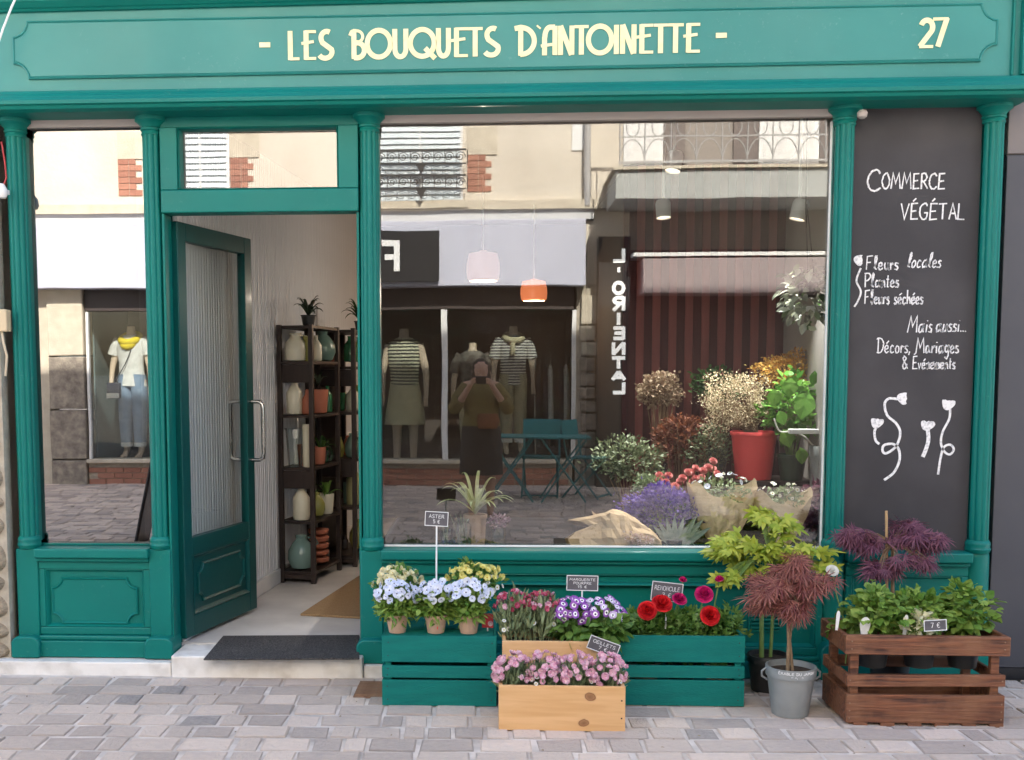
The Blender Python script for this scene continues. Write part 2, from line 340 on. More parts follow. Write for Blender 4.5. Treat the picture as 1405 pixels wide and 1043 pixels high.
PALESTONE = M('pale_ashlar', (.58,.52,.41), .85, (.48,.42,.33), vs=8, bump=.4)
SLABW = M('grey_balcony_slab', (.44,.45,.43), .8, (.36,.37,.35), vs=3)
SOFFIT = M('brown_soffit', (.13,.10,.085), .85, (.10,.08,.07), vs=2)
DARKFRONT = M('dark_brown_front', (.035,.026,.024), .5, (.05,.036,.033), vs=3)
TEAL = M('teal_cafe_paint', (.012,.20,.21), .4)
SKIN = M('skin_tone', (.50,.30,.21), .5)
MANN = M('mannequin_beige', (.66,.52,.40), .5)
def cloth(name, a, b=None, rough=.85): return M(name, a, rough, b or tuple(x*.8 for x in a), vs=12, vd=6, bump=.3, bs=30)
C_WHITE = cloth('white_cotton', (.78,.77,.75)); C_YEL = cloth('yellow_scarf', (.80,.62,.02)); C_JEAN = cloth('blue_denim', (.16,.24,.36),(.24,.33,.46))
C_NAVY = cloth('navy_bag', (.02,.024,.05)); C_OLIVE = cloth('olive_top', (.19,.15,.045)); C_DARK = cloth('dark_skirt', (.035,.03,.025)); C_KHAKI = cloth('khaki_cotton', (.42,.37,.24))
C_CREAMS = cloth('cream_skirt', (.6,.54,.36)); C_BLK = cloth('black_cotton', (.02,.02,.022)); C_ORANGE = cloth('orange_bag', (.22,.08,.03)); HAIR = cloth('dark_hair', (.03,.018,.012))
def striped(name, a, b, sc, axis=2):
    m = M(name, a, .85); t = m.node_tree; p = [n for n in t.nodes if n.type=='BSDF_PRINCIPLED'][0]
    tc = nn(t,'ShaderNodeTexCoord'); sx = nn(t,'ShaderNodeSeparateXYZ'); t.links.new(tc.outputs['Object'], sx.inputs[0])
    mu = nn(t,'ShaderNodeMath', operation='MULTIPLY'); t.links.new(sx.outputs[axis], mu.inputs[0]); mu.inputs[1].default_value = sc
    fr = nn(t,'ShaderNodeMath', operation='FRACT'); t.links.new(mu.outputs[0], fr.inputs[0])
    gt = nn(t,'ShaderNodeMath', operation='GREATER_THAN'); t.links.new(fr.outputs[0], gt.inputs[0]); gt.inputs[1].default_value = .5
    mx = nn(t,'ShaderNodeMix', data_type='RGBA'); t.links.new(gt.outputs[0], mx.inputs[0]); mx.inputs[6].default_value=(*a,1); mx.inputs[7].default_value=(*b,1)
    t.links.new(mx.outputs[2], p.inputs['Base Color']); return m
C_STRIPE = striped('striped_jersey', (.03,.03,.05), (.7,.68,.62), 28); C_STRIPE2 = striped('bold_striped_top', (.03,.03,.03), (.7,.68,.5), 24)

# ------------------------------------------------------------------ lettering
def catm(p, n=6):
    if len(p) < 3: return p
    closed = p[0] == p[-1]; q = ([p[-2]] + p + [p[1]]) if closed else ([p[0]] + p + [p[-1]]); out = []
    for i in range(1, len(q)-2):
        a, b, c, d = (np.array(q[j], float) for j in (i-1,i,i+1,i+2))
        for k in range(n):
            t = k/n; out.append(tuple(.5*((2*b)+(-a+c)*t+(2*a-5*b+4*c-d)*t*t+(-a+3*b-3*c+d)*t**3)))
    out.append(tuple(q[-2])); return out
def arc(cx, cy, rx, ry, a0, a1, n=16): return [(cx+rx*math.cos(rad(a0+(a1-a0)*i/n)), cy+ry*math.sin(rad(a0+(a1-a0)*i/n))) for i in range(n+1)]
def ribbon(mb, pts, w, org, U, V, N, d0=0, th=.0012, taper=False, m=0):
    org, U, V, N = map(Vector, (org, U, V, N)); pts = [p for i, p in enumerate(pts) if i == 0 or (abs(p[0]-pts[i-1][0])+abs(p[1]-pts[i-1][1])) > 1e-5]
    n = len(pts); ws = w if isinstance(w, list) else [w]*n; L = []; Rr = []
    closed = n > 3 and math.dist(pts[0], pts[-1]) < 1e-5
    for i in range(n):
        a = pts[i-1] if i > 0 else (pts[-2] if closed else None); b = pts[i+1] if i < n-1 else (pts[1] if closed else None); c = pts[i]
        ds = []
        if a is not None: v = (c[0]-a[0], c[1]-a[1]); l = math.hypot(*v) or 1; ds.append((v[0]/l, v[1]/l))
        if b is not None: v = (b[0]-c[0], b[1]-c[1]); l = math.hypot(*v) or 1; ds.append((v[0]/l, v[1]/l))
        t = (sum(x[0] for x in ds), sum(x[1] for x in ds)); l = math.hypot(*t)
        if l < .2: t = ds[0]; l = 1
        t = (t[0]/l, t[1]/l); nx, ny = -t[1], t[0]; k = 1
        if len(ds) == 2: k = 1/max(.45, nx*-ds[0][1]+ny*ds[0][0])
        wd = ws[i]/2*k; ex = 0
        if not closed and i == 0: c = (c[0]-t[0]*ws[i]*.0, c[1]-t[1]*ws[i]*.0)
        L.append((c[0]+nx*wd, c[1]+ny*wd)); Rr.append((c[0]-nx*wd, c[1]-ny*wd))
    def w3(p, d): return org + U*p[0] + V*p[1] + N*d
    vs = [w3(p, d0+th) for p in L] + [w3(p, d0+th) for p in Rr] + [w3(p, d0) for p in L] + [w3(p, d0) for p in Rr]; fs = []
    for i in range(n-1):
        fs += [(i, n+i, n+i+1, i+1), (i, i+1, 2*n+i+1, 2*n+i), (n+i+1, n+i, 3*n+i, 3*n+i+1)]
    if not closed: fs += [(0, 2*n, 3*n, n), (n-1, 2*n-1, 4*n-1, 3*n-1)]
    mb.add(vs, fs, m)
G = {
'C':(.66,[1,[(.62,.82),(.45,1),(.15,.85),(0,.45),(.15,.08),(.4,0),(.65,.15)]]),
'O':(.64,[1,[(.3,1),(.05,.75),(.03,.3),(.25,0),(.55,.15),(.62,.6),(.45,.95),(.3,1)]]),
'M':(.8,[0,[(0,0),(.15,1),(.4,.35),(.68,1),(.8,0)]]),
'E':(.55,[0,[(.55,1),(.08,.97),(.03,0),(.55,.03)]],[0,[(.07,.5),(.45,.53)]]),
'R':(.6,[0,[(.05,0),(.08,1)]],[1,[(.05,.98),(.4,1),(.5,.75),(.3,.5),(.08,.48)]],[0,[(.25,.48),(.6,0)]]),
'V':(.6,[0,[(0,1),(.28,0),(.6,1)]]),
'G':(.66,[1,[(.6,.85),(.4,1),(.1,.8),(.02,.4),(.2,.03),(.5,.05),(.6,.4)]],[0,[(.35,.42),(.65,.42)]]),
'T':(.65,[0,[(0,.97),(.65,1)]],[0,[(.33,1),(.3,0)]]),
'A':(.58,[0,[(0,0),(.3,1),(.58,0)]],[0,[(.1,.35),(.5,.38)]]),
'L':(.5,[0,[(.05,1),(0,.02),(.5,0)]]),
'F':(.6,[0,[(.6,1),(.08,.95),(.02,0)]],[0,[(.05,.5),(.42,.52)]]),
'P':(.55,[0,[(.05,0),(.08,1)]],[1,[(0,.95),(.4,1),(.55,.75),(.35,.5),(.07,.48)]]),
'D':(.64,[0,[(.1,0),(.14,1)]],[1,[(-.05,.95),(.3,1),(.62,.7),(.55,.2),(.25,0),(-.02,.03)]]),
'S':(.5,[1,[(.5,.9),(.25,1),(.05,.8),(.2,.55),(.45,.4),(.48,.12),(.2,0),(0,.12)]]),
'U':(.55,[1,[(0,1),(.02,.3),(.2,0),(.45,.1),(.52,.5),(.53,1)]]),
'N':(.55,[0,[(0,0),(.05,1),(.5,0),(.55,1)]]),
'I':(.1,[0,[(.05,1),(.05,0)]]),
'J':(.4,[1,[(.35,1),(.36,.3),(.25,0),(.02,.12)]]),
'B':(.5,[0,[(.04,0),(.05,1)]],[1,[(.05,1),(.42,.9),(.38,.6),(.05,.52)]],[1,[(.05,.52),(.5,.4),(.45,.08),(.04,0)]]),
'0':(.5,[1,[(.25,1),(.03,.7),(.03,.3),(.25,0),(.47,.3),(.47,.7),(.25,1)]]),
'1':(.3,[0,[(0,.75),(.2,1),(.2,0)]]),
'2':(.5,[1,[(.03,.8),(.2,1),(.45,.85),(.4,.5),(.02,.02)]],[0,[(.02,.02),(.5,.02)]]),
'3':(.5,[1,[(.03,.88),(.3,1),(.45,.78),(.2,.54)]],[1,[(.2,.54),(.5,.4),(.42,.05),(.02,.08)]]),
'5':(.5,[0,[(.45,1),(.08,1),(.05,.55)]],[1,[(.05,.55),(.35,.62),(.48,.3),(.3,0),(.02,.08)]]),
'7':(.5,[0,[(.02,1),(.48,.98),(.2,0)]]),
'\u20ac':(.55,[1,[(.55,.85),(.35,1),(.12,.75),(.1,.3),(.3,0),(.55,.12)]],[0,[(0,.6),(.4,.6)]],[0,[(0,.42),(.4,.42)]]),
'a':(.48,[1,[(.35,.45),(.12,.46),(.02,.2),(.12,0),(.32,.15),(.38,.5),(.37,.12),(.48,.02)]]),
'c':(.38,[1,[(.35,.42),(.15,.48),(.02,.25),(.12,0),(.38,.08)]]),
'e':(.4,[1,[(.03,.22),(.33,.32),(.25,.5),(.05,.4),(.03,.12),(.18,0),(.4,.1)]]),
'g':(.4,[1,[(.35,.45),(.1,.48),(.02,.22),(.15,.05),(.35,.25),(.37,.5),(.36,-.1),(.2,-.4),(.02,-.25)]]),
'h':(.36,[0,[(.03,1),(.03,0)]],[1,[(.04,.25),(.2,.48),(.33,.35),(.35,0)]]),
'i':(.12,[0,[(.05,.48),(.06,0)]],[0,[(.06,.68),(.09,.74)]]),
'l':(.25,[1,[(0,.1),(.22,.7),(.17,1),(.06,.8),(.07,.15),(.22,.02)]]),
'm':(.5,[1,[(.02,.48),(.03,0),(.05,.25),(.17,.48),(.24,.3),(.25,0),(.28,.3),(.4,.48),(.47,.3),(.48,0)]]),
'n':(.34,[1,[(.02,.48),(.03,0),(.05,.28),(.2,.48),(.3,.3),(.32,0)]]),
'o':(.38,[1,[(.2,.48),(.03,.3),(.08,.02),(.28,.04),(.35,.3),(.2,.48)]]),
'r':(.28,[0,[(.03,.48),(.04,0)]],[1,[(.04,.25),(.15,.45),(.28,.42)]]),
's':(.3,[1,[(.28,.45),(.1,.48),(.05,.33),(.25,.2),(.22,.02),(0,.04)]]),
't':(.28,[0,[(.12,.85),(.1,.05),(.22,0)]],[0,[(0,.55),(.28,.57)]]),
'u':(.38,[1,[(.02,.48),(.03,.1),(.15,0),(.3,.15),(.33,.48),(.34,.12),(.38,0)]]),
'v':(.3,[0,[(0,.48),(.13,0),(.3,.48)]]),
'.':(.08,[0,[(.02,0),(.06,.06)]]), ',':(.1,[0,[(.07,.08),(.0,-.15)]]), ' ':(.32,),
'&':(.6,[1,[(.6,0),(.1,.75),(.22,1),(.38,.8),(.05,.3),(.15,0),(.4,.1),(.55,.4)]]),
'-':(.4,[0,[(0,.45),(.4,.45)]]),
}
ACC = {'\u00c9':('E','a'), '\u00e9':('e','a'), '\u00ea':('e','c'), '\u00c8':('E','g'), '\u0152':('O',None)}
def layout(txt, gap=.14):
    x = 0; out = []
    for ch in txt:
        base, acc = ACC.get(ch, (ch, None)); g = G[base]; top = 1.0 if base.isupper() else .5
        for st in g[1:]:
            p = st[1]; p = catm(p) if st[0] else p; out.append([(x+a, b) for a, b in p])
        if acc == 'a': out.append([(x+.15, top+.12), (x+.4, top+.3)])
        if acc == 'c': out.append([(x+.02, top+.1), (x+.18, top+.27), (x+.34, top+.1)])
        if acc == 'g': out.append([(x+.15, top+.3), (x+.35, top+.12)])
        x += g[0] + gap
    return out, x - gap
def write(mb, txt, org, U, V, N, width, height, sw, jit=.0, slant=.0, gap=.14, th=.001):
    ps, w = layout(txt, gap); sx = width/w; k = 0
    for p in ps:
        q = [(a*sx + b*height*slant, b*height) for a, b in p]
        if jit: q = [(a+random.gauss(0,jit), b+random.gauss(0,jit)) for a, b in q]
        ws = [sw*random.uniform(.8,1.15) for _ in q]
        ribbon(mb, q, ws, org, U, V, N, d0=k*.00012, th=th); k = (k+1) % 8

# ------------------------------------------------------------------ botany
def leaf_t(w=.3, fold=.08, bend=.15):
    v = [(0,0,0),(-w*.75,.25,fold),(-w,.5,fold-bend*.3),(0,.5,-bend*.15),(w*.75,.25,fold),(w,.5,fold-bend*.3),(0,1,-bend),(-w*.55,.8,fold-bend*.7),(w*.55,.8,fold-bend*.7),(0,.25,0)]
    f = [(0,9,1),(9,3,2,1),(3,6,7,2),(0,4,9),(9,4,5,3),(3,5,8,6)]
    return (np.array(v,float), f, [0]*len(f))
LEAF = leaf_t(); LEAF_W = leaf_t(.42,.1,.2); LEAF_N = leaf_t(.1,.03,.2)
def palm_t(n=7, w=.1, spread=130, droop=.25, side=.55, serr=False):
    v = []; f = []
    for i in range(n):
        a = rad(-spread + 2*spread*i/(n-1)); l = 1 - (1-side)*abs(i-(n-1)/2)/((n-1)/2)
        dx, dy = math.sin(a), math.cos(a); b = len(v)
        for t, ww in ((0,w*.35),(.3,w*.8),(.55,w),(.8,w*.55)):
            cx, cy = dx*l*t, dy*l*t; z = -droop*t*t
            v += [(cx-dy*ww, cy+dx*ww, z), (cx+dy*ww, cy-dx*ww, z)]
        v.append((dx*l, dy*l, -droop)); f += [(b,b+1,b+3,b+2),(b+2,b+3,b+5,b+4),(b+4,b+5,b+7,b+6),(b+6,b+7,b+8)]
    return (np.array(v,float), f, [0]*len(f))
MAPLE = palm_t(5, .155, 105, .15, .55); DISSECT = palm_t(7, .036, 85, .35, .65)
def strap(mb, base, ang, length, w, rise, fall, m=0, n=9):
    b = Vector(base); vs = []; fs = []; dx, dy = math.cos(ang), math.sin(ang)
    for i in range(n+1):
        t = i/n; r = length*t; z = rise*math.sin(min(1,t*1.0)*PI*.55) - fall*t*t
        c = b + Vector((dx*r, dy*r, z)); ww = w*math.sin(PI*min(1,(.18+t*.82)))**.6*(1 if t<.95 else .3)
        s = Vector((-dy, dx, 0))*ww
        vs += [c-s+Vector((0,0,ww*.5)), c, c+s+Vector((0,0,ww*.5))]
    for i in range(n): j = 3*i; fs += [(j,j+1,j+4,j+3),(j+1,j+2,j+5,j+4)]
    mb.add(vs, fs, m)
def petals(mb, n, r, w, cup=.2, m0=0, m1=None, ring=.45, z=0, rot=0, frill=0, r0=.1):
    for i in range(n):
        a = 2*PI*i/n + rot + random.uniform(-.06,.06); dx, dy = math.cos(a), math.sin(a); rr = r*random.uniform(.9,1.08)
        def pt(t, s, q=0): return (dx*rr*t - dy*w*s, dy*rr*t + dx*w*s, z + cup*rr*t*t + q)
        fr = frill*random.uniform(.3,1)
        vs = [pt(r0,-.25), pt(r0,.25), pt(ring,-.8,.0), pt(ring,.8,.0), pt(.8,-1), pt(.8,1), pt(1,-.45,fr), pt(1,.45,-fr), pt(.92,0,fr*.5)]
        mb.add(vs, [(0,1,3,2)], m0 if m1 is None else m1)
        mb.add(vs, [(2,3,5,4),(4,5,7,8,6)], m0)
def fl_daisy(n=9, r=.014, w=.005, cup=.15, centre=.22, two=False, layers=1, frill=0, name='flower', mats=None):
    mb = MB()
    for l in range(layers): petals(mb, n, r*(1-.22*l), w*(1-.12*l), cup+.35*l, 0, (2 if two else None), .5, .001*l, l*PI/n, frill)
    if centre: mb.lathe([(r*centre,0),(r*centre*.9,r*.1),(r*centre*.4,r*.17),(.0001,r*.18)], n=8, m=1, cap=False)
    return mb.mesh(name, mats)
def fl_ran(r=.026, mats=None):
    mb = MB()
    for l in range(7):
        k = 1-l*.125; n = 8 if l < 4 else 6
        for i in range(n):
            a = 2*PI*i/n + l*.37; dx, dy = math.cos(a), math.sin(a); R0 = r*k; tilt = .05+.17*l
            vs = []
            for t, s in ((.05,.3),(.05,-.3),(.55,-.62),(.55,.62),(.9,-.55),(.9,.55),(1,-.2),(1,.2)):
                rr = R0*t*math.cos(tilt*1.0*t); zz = R0*t*math.sin(tilt*t)*1.25 + .0012*l; w = R0*.72*s
                vs.append((dx*rr-dy*w, dy*rr+dx*w, zz+random.uniform(-1,1)*.0009))
            mb.add(vs, [(1,0,3,2),(2,3,5,4),(4,5,7,6)], 0)
    return mb.mesh('flower', mats)
def rnd_ell(n, c, r, shell=.55, zmin=-1):
    p = rng.normal(size=(n*2,3)); p /= np.linalg.norm(p,axis=1)[:,None]; p = p[p[:,2] > zmin][:n]
    k = shell + (1-shell)*rng.random(len(p))**.6
    a = rng.uniform(0, 6.28, 6)                                   # lumps and hollows, a few stray sprigs
    lump = 1 + .20*np.sin(3.2*p[:,0]+a[0])*np.sin(2.9*p[:,2]+a[1]) + .13*np.sin(6.1*p[:,0]+a[2])*np.sin(5.3*p[:,1]+a[3]) + .10*np.sin(8.3*p[:,2]+5.1*p[:,0]+a[4])
    k = k*lump*np.where(rng.random(len(p)) < .08, rng.uniform(1.05,1.3,len(p)), 1)
    return np.array(c)+p*np.array(r)*k[:,None], p
def foliage(mb, n, c, r, tpl, size, m=0, shell=.4, up=.4, zmin=-1, sv=.3, droop=0):
    pos, p = rnd_ell(n, c, r, shell, zmin); N = len(pos)
    d = p*np.array([1,1,.6]) + rng.normal(size=(N,3))*.45; d[:,2] += up - droop
    nr = p*.6 + rng.normal(size=(N,3))*.4; nr[:,2] += .8
    mb.scatter(tpl, pos, d, nr, size*(1+sv*(rng.random(N)-.5)*2)); return pos
def pot_mb(rt, rb, h, rim=.12, lip=.004, m=0, soil=1, n=22, wall=.004):
    mb = MB(); hr = h*(1-rim)
    mb.lathe([(rb,0),(rb+(rt-rb)*.85,hr),(rt+lip*.6,hr+.001),(rt+lip,h-.002),(rt+lip-.001,h),(rt-wall,h),(rt-wall-.002,h*.86)], n=n, m=m, cap=False)
    mb.add([(0,0,0)]+[(rb*math.cos(2*PI*k/n), rb*math.sin(2*PI*k/n),0) for k in range(n)], [(0,(k+1)%n+1,k+1) for k in range(n)], m)
    b = MB(); b.lathe([(rt-wall-.001,h*.88),(.0001,h*.9)], n=n, m=0, cap=False)
    return mb, b
def put_flowers(parent, me, pts, nors, smin=.85, smax=1.15, name='flower'):
    for p, q in zip(pts, nors):
        o = link(name, me, parent); s = random.uniform(smin, smax)
        v = Vector(q).normalized(); o.rotation_euler = v.to_track_quat('Z','Y').to_euler(); o.rotation_euler.rotate_axis('Z', random.uniform(0,6.28))
        o.location = p; o.scale = (s,s,s)
# ================================================================== GROUND
g = MB(); g.box(-60,60,-60,-.02,-.25,-.012); struct('street_bed', g, MORTAR)
g = MB(); g.box(-400,400,-400,400,-.45,-.30); struct('ground', g, LIME)
# setts: one by one where they show, joined farther off
def sett_mesh(k):
    r = random.Random(k); j = lambda a: r.uniform(-a,a); mb = MB(); hx, hy = .5, .5
    base = [(-hx,-hy),(hx,-hy),(hx,hy),(-hx,hy)]; c = [(x+j(.035), y+j(.05)) for x, y in base]
    def ring(s, z): return [(x*s, y*s, z+(j(.05) if z > .5 else 0)) for x, y in c]
    vs = ring(1,-1)+ring(1,.55)+ring(.93,.98); vs.append((0,0,1.08))
    fs = [(i,(i+1)%4,4+(i+1)%4,4+i) for i in range(4)]+[(4+i,4+(i+1)%4,8+(i+1)%4,8+i) for i in range(4)]+[(8+i,8+(i+1)%4,12) for i in range(4)]
    return vs, fs
SV = [sett_mesh(k) for k in range(14)]
pav = MB(); pav.box(-3.2,3.4,-1.75,-.09,-.02,-.0012)
pavement = tag(obj('pavement', pav, MORTAR), kind='structure')
SM = []
for mt in (SETT, SETT_D):
    SM.append([MB().add(*s).mesh('sett', mt) for s in SV])
near = []; far = MB(); row = 0; y = -.105; cnt = 0
tilt = rad(1.6)
def vis(x, y): # inside the photograph
    q = CM.T @ np.array([x, y-CAMY, -CAMZ]); px = CX+FPX*q[0]/q[1]; py = CY-FPX*q[2]/q[1]
    return -30 < px < 1435 and py < 1060
while y > -8.25:
    dpt = random.uniform(.115,.15); x = -3.1 - random.random()*.2 if y > -1.6 else -6.6
    xe = 3.3 if y > -1.6 else 6.6
    if y <= -1.6: x -= random.random()*.2
    while x < xe:
        w = random.choice([.10,.13,.155,.18,.205,.235])*random.uniform(.9,1.1); cx = x+w/2; yy = y-dpt/2 + math.sin(cx*1.3+row)*.006 + cx*tilt
        if yy < -.11 or True:
            dark = random.random() < .045; k = random.randrange(14); h = .004+random.uniform(0,.006)
            if vis(cx, yy) and yy > -1.6:
                near.append((cx, yy, w, dpt, h, dark, k))
            else:
                vs, fs = SV[k]; far.add([(cx+(a*(w-.012)), yy+b*(dpt-.012)+a*w*tilt, -.004+c*h) for a,b,c in vs], fs, 1 if dark else 0)
        x += w
    y -= dpt; row += 1
near.sort(key=lambda q: math.hypot(q[0], q[1]-CAMY)/math.sqrt(q[2]*q[3]))      # the 300 that show largest are setts of their own
for i, (cx, yy, w, dpt, h, dark, k) in enumerate(near):
    if i < 300: link('sett', SM[1 if dark else 0][k], pavement, (cx, yy, -.004), (random.gauss(0,.008), random.gauss(0,.008), tilt+random.gauss(0,.012)), (w-.015, dpt-.015, h+.001))
    else: far.add([(cx+a*(w-.015), yy+b*(dpt-.015)+a*w*tilt, -.004+c*h) for a,b,c in SV[k][0]], SV[k][1], 1 if dark else 0)
print('setts in view', len(near))
tag(obj('distant_setts', far, [SETT, SETT_D]), 'grey stone setts paving the rest of the street', kind='stuff')
# white stone step under the shop
g = MB(); zt = .105
g.box(-2.34, -1.49, -.115, .3, -.01, .062); struct('stone_base', g, STEP, bevel=.006)
g = MB(); g.box(-1.487, -.60, -.125, .10, -.01, .098); struct('door_step', g, STEP, bevel=.008)
g = MB(); g.box(-1.60, 2.1, .103, 4.7, .0, .103); struct('shop_floor', g, FLOORM)
g = MB(); g.box(-.597, -.50, -.10, .2, -.01, .055); struct('stone_foot', g, STEP, bevel=.004)
# rusty ribbed drain grate
t = thing('drain_grate', 'rusty ribbed drain grate set in the paving beside the left green crate', 'drain grate', (-.52,-.31,.006))
m = MB(); m.box(-.085,.07,-.11,.11,-.012,.0); RUST = M('rusty_iron', (.16,.085,.05), .85, (.30,.19,.12), vs=20, bump=.4)
obj('grate_frame', m, RUST, t)
for i in range(9):
    m = MB(); m.box(-.08,.065,-.004,.004,0,.009); obj('bar', m, RUST, t, loc=(0,-.096+i*.024,0))

# ================================================================== SHOPFRONT
shop = thing('shopfront', 'green painted wooden florist shopfront with cream lettering, open door and large window', 'shopfront', (0,0,0))
PX = [-2.195,-1.561,-.566,1.544,2.186]
ZC, ZW, ZR = Fz(178,700), .584, .606           # capital foot, window foot, collar
def fluted(x, z0, z1, r=.044):
    mb = MB(); n = 64; prof = []
    for k in range(n+1):
        a = PI*k/n; fl = abs(math.sin(a*4.5)); rr = r*(.84+.16*fl**.55)
        prof.append((x-math.cos(a)*rr*1.0, .028-math.sin(a)*rr*1.35))
    vs = [(a,b,z0) for a,b in prof]+[(a,b,z1) for a,b in prof]; N = n+1
    mb.add(vs, [(k,k+1,N+k+1,N+k) for k in range(n)]); mb.add([(x-r,.028,z0),(x+r,.028,z0),(x+r,.075,z0),(x-r,.075,z0),(x-r,.028,z1),(x+r,.028,z1),(x+r,.075,z1),(x-r,.075,z1)],
       [(1,2,6,5),(2,3,7,6),(3,0,4,7)]); return mb
def halfcol(x, prof, sy=1.25, n=28, y=.028):
    mb = MB(); vs = []; fs = []
    for r, z in prof:
        for k in range(n+1):
            a = PI*k/n; vs.append((x-math.cos(a)*r, y-math.sin(a)*r*sy, z))
    for j in range(len(prof)-1):
        for k in range(n): fs.append((j*(n+1)+k, j*(n+1)+k+1, (j+1)*(n+1)+k+1, (j+1)*(n+1)+k))
    fs.append(tuple(range(n,-1,-1))); fs.append(tuple((len(prof)-1)*(n+1)+k for k in range(n+1)))
    return mb.add(vs, fs)
for i, x in enumerate(PX):
    zb = ZR
    p = obj('pilaster', fluted(x, zb, ZC+.005), GREEN, shop, smooth=True)
    obj('capital', halfcol(x, [(.047,ZC-.002),(.049,ZC+.004),(.047,ZC+.010),(.046,ZC+.016),(.051,ZC+.020),(.052,ZC+.027),(.048,ZC+.031),(.053,ZC+.042),(.066,ZC+.055),(.074,ZC+.06),(.074,ZC+.078)]), GREEN, p, smooth=True)
    obj('collar', halfcol(x, [(.049,zb-.03),(.052,zb-.024),(.056,zb-.012),(.052,zb-.002),(.054,zb+.008),(.053,zb+.018),(.049,zb+.024),(.047,zb+.028)]), GREEN, p, smooth=True)
    zbb = .17 if i != 4 else .15
    lo = halfcol(x, [(.055,zbb-.01),(.054,zb-.055),(.053,zb-.04),(.049,zb-.03)], sy=.9) if i in (3,4) else MB().prism([(x-.052,zbb-.01),(x+.052,zbb-.01),(x+.052,zb-.031),(x-.052,zb-.031)], -.022,.06)
    obj('lower_column', lo, GREEN, p, bevel=.006 if i not in (3,4) else 0, smooth=True)
    zf = .066 if i < 2 else (.055 if i == 2 else .0); w = .068
    bb = MB().prism([(x-w,zf),(x+w,zf),(x+w,zbb-.03),(x+w-.012,zbb-.012),(x+w-.03,zbb-.002),(x-w+.03,zbb-.002),(x-w+.012,zbb-.012),(x-w,zbb-.03)], -.075,.08)
    obj('base_block', bb, GREEN, p, bevel=.008, smooth=True)

# moulding swept along x
def sweep(name, prof, xl, zl, xr, zr, mat=GREEN, parent=shop, smooth=False, bevel=.0015):
    n = len(prof); mb = MB(); vs = [(xl,y,zl+z) for y,z in prof]+[(xr,y,zr+z) for y,z in prof]
    fs = [(i,(i+1)%n,n+(i+1)%n,n+i) for i in range(n)] + [tuple(range(n-1,-1,-1)), tuple(range(n,2*n))]
    mb.add(vs, [tuple(reversed(f)) for f in fs]); return obj(name, mb, mat, parent, bevel=bevel, smooth=smooth)
FY = -.09
zl_, zr_ = F(18,126,FY)[1], F(1395,104,FY)[1]; xL, xR = F(-12,60,FY)[0], F(1404,60,FY)[0]
# fascia board
zt_l, zt_r = F(18,18,FY)[1], F(1395,-6,FY)[1]
mb = MB().prism([(xL,zl_-.0),(xR,zr_-.0),(xR,zt_r+.05),(xL,zt_l+.02)], FY, .10)
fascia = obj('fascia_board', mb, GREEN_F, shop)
sweep('cornice', [(FY+.001,0),(FY-.022,-.004),(FY-.026,-.016),(FY-.040,-.020),(FY-.052,-.034),(FY-.056,-.044),(FY-.074,-.048),(FY-.082,-.058),(FY-.082,-.074),(FY-.070,-.079),(FY-.062,-.092),(FY-.034,-.100),(.075,-.102),(.075,0)], xL-.03, zl_, xR+.03, zr_)
sweep('top_moulding', [(FY+.001,0),(FY-.014,.002),(FY-.022,.010),(FY-.03,.014),(FY-.052,.034),(FY-.056,.05),(FY-.08,.056),(FY-.08,.074),(.1,.08),(.1,0)], xL-.02, zt_l-.002, xR+.03, zt_r+.03)
# right hand frame of the fascia
for a, w, d in ((1387,.012,.014),(1399,.02,.03)):
    x0, zz = F(a,60,FY); mb = MB().prism([(x0,zr_-.001),(x0+w,zr_-.001),(x0+w,zt_r+.03),(x0,zt_r+.03)], FY-d, FY+.01); obj('frame_strip', mb, GREEN, shop, bevel=.004)
def inset(poly, d):
    n = len(poly); a = sum(poly[i][0]*poly[(i+1)%n][1]-poly[(i+1)%n][0]*poly[i][1] for i in range(n)); sg = 1 if a > 0 else -1; out = []
    for i in range(n):
        p0, p1, p2 = poly[i-1], poly[i], poly[(i+1)%n]
        e1 = np.array([p1[0]-p0[0], p1[1]-p0[1]]); e1 = e1/np.linalg.norm(e1); e2 = np.array([p2[0]-p1[0], p2[1]-p1[1]]); e2 = e2/np.linalg.norm(e2)
        n1 = np.array([-e1[1],e1[0]])*sg; n2 = np.array([-e2[1],e2[0]])*sg; b = n1+n2; b = b/np.linalg.norm(b); k = d/max(.5, float(b@n1))
        out.append((p1[0]+b[0]*k, p1[1]+b[1]*k))
    return out
def raised(poly, y, prof, field=None):       # ring of mouldings following a polygon; prof: (inset, height)
    mb = MB(); n = len(poly); rings = [[(x, y-h, z) for x, z in inset(poly, d)] if d else [(x, y-h, z) for x, z in poly] for d, h in prof]
    a = sum(poly[i][0]*poly[(i+1)%n][1]-poly[(i+1)%n][0]*poly[i][1] for i in range(n)); vs = sum(rings, []); fs = []
    for j in range(len(rings)-1):
        for i in range(n): f = (j*n+i, j*n+(i+1)%n, (j+1)*n+(i+1)%n, (j+1)*n+i); fs.append(f if a > 0 else tuple(reversed(f)))
    if field: f = tuple((len(rings)-1)*n+i for i in range(n)); fs.append(f if a > 0 else tuple(reversed(f)))
    return mb.add(vs, fs)
def notched(x0, z0, x1, z1, r, z0r=None, z1r=None, conc=True, n=5):    # rectangle with concave corners
    z0r = z0 if z0r is None else z0r; z1r = z1 if z1r is None else z1r; P = []
    for (cx, cz, a0) in ((x0,z0,90),(x1,z0r,180),(x1,z1r,270),(x0,z1,0)):
        for i in range(n+1):
            a = rad(a0-90*i/n); P.append((cx+r*math.cos(a), cz+r*math.sin(a)))
    return P
x0, z1 = F(17,30,FY); z0 = F(37,110,FY)[1]; x1, z0r = F(1367,85,FY); z1r = F(1352,5,FY)[1]
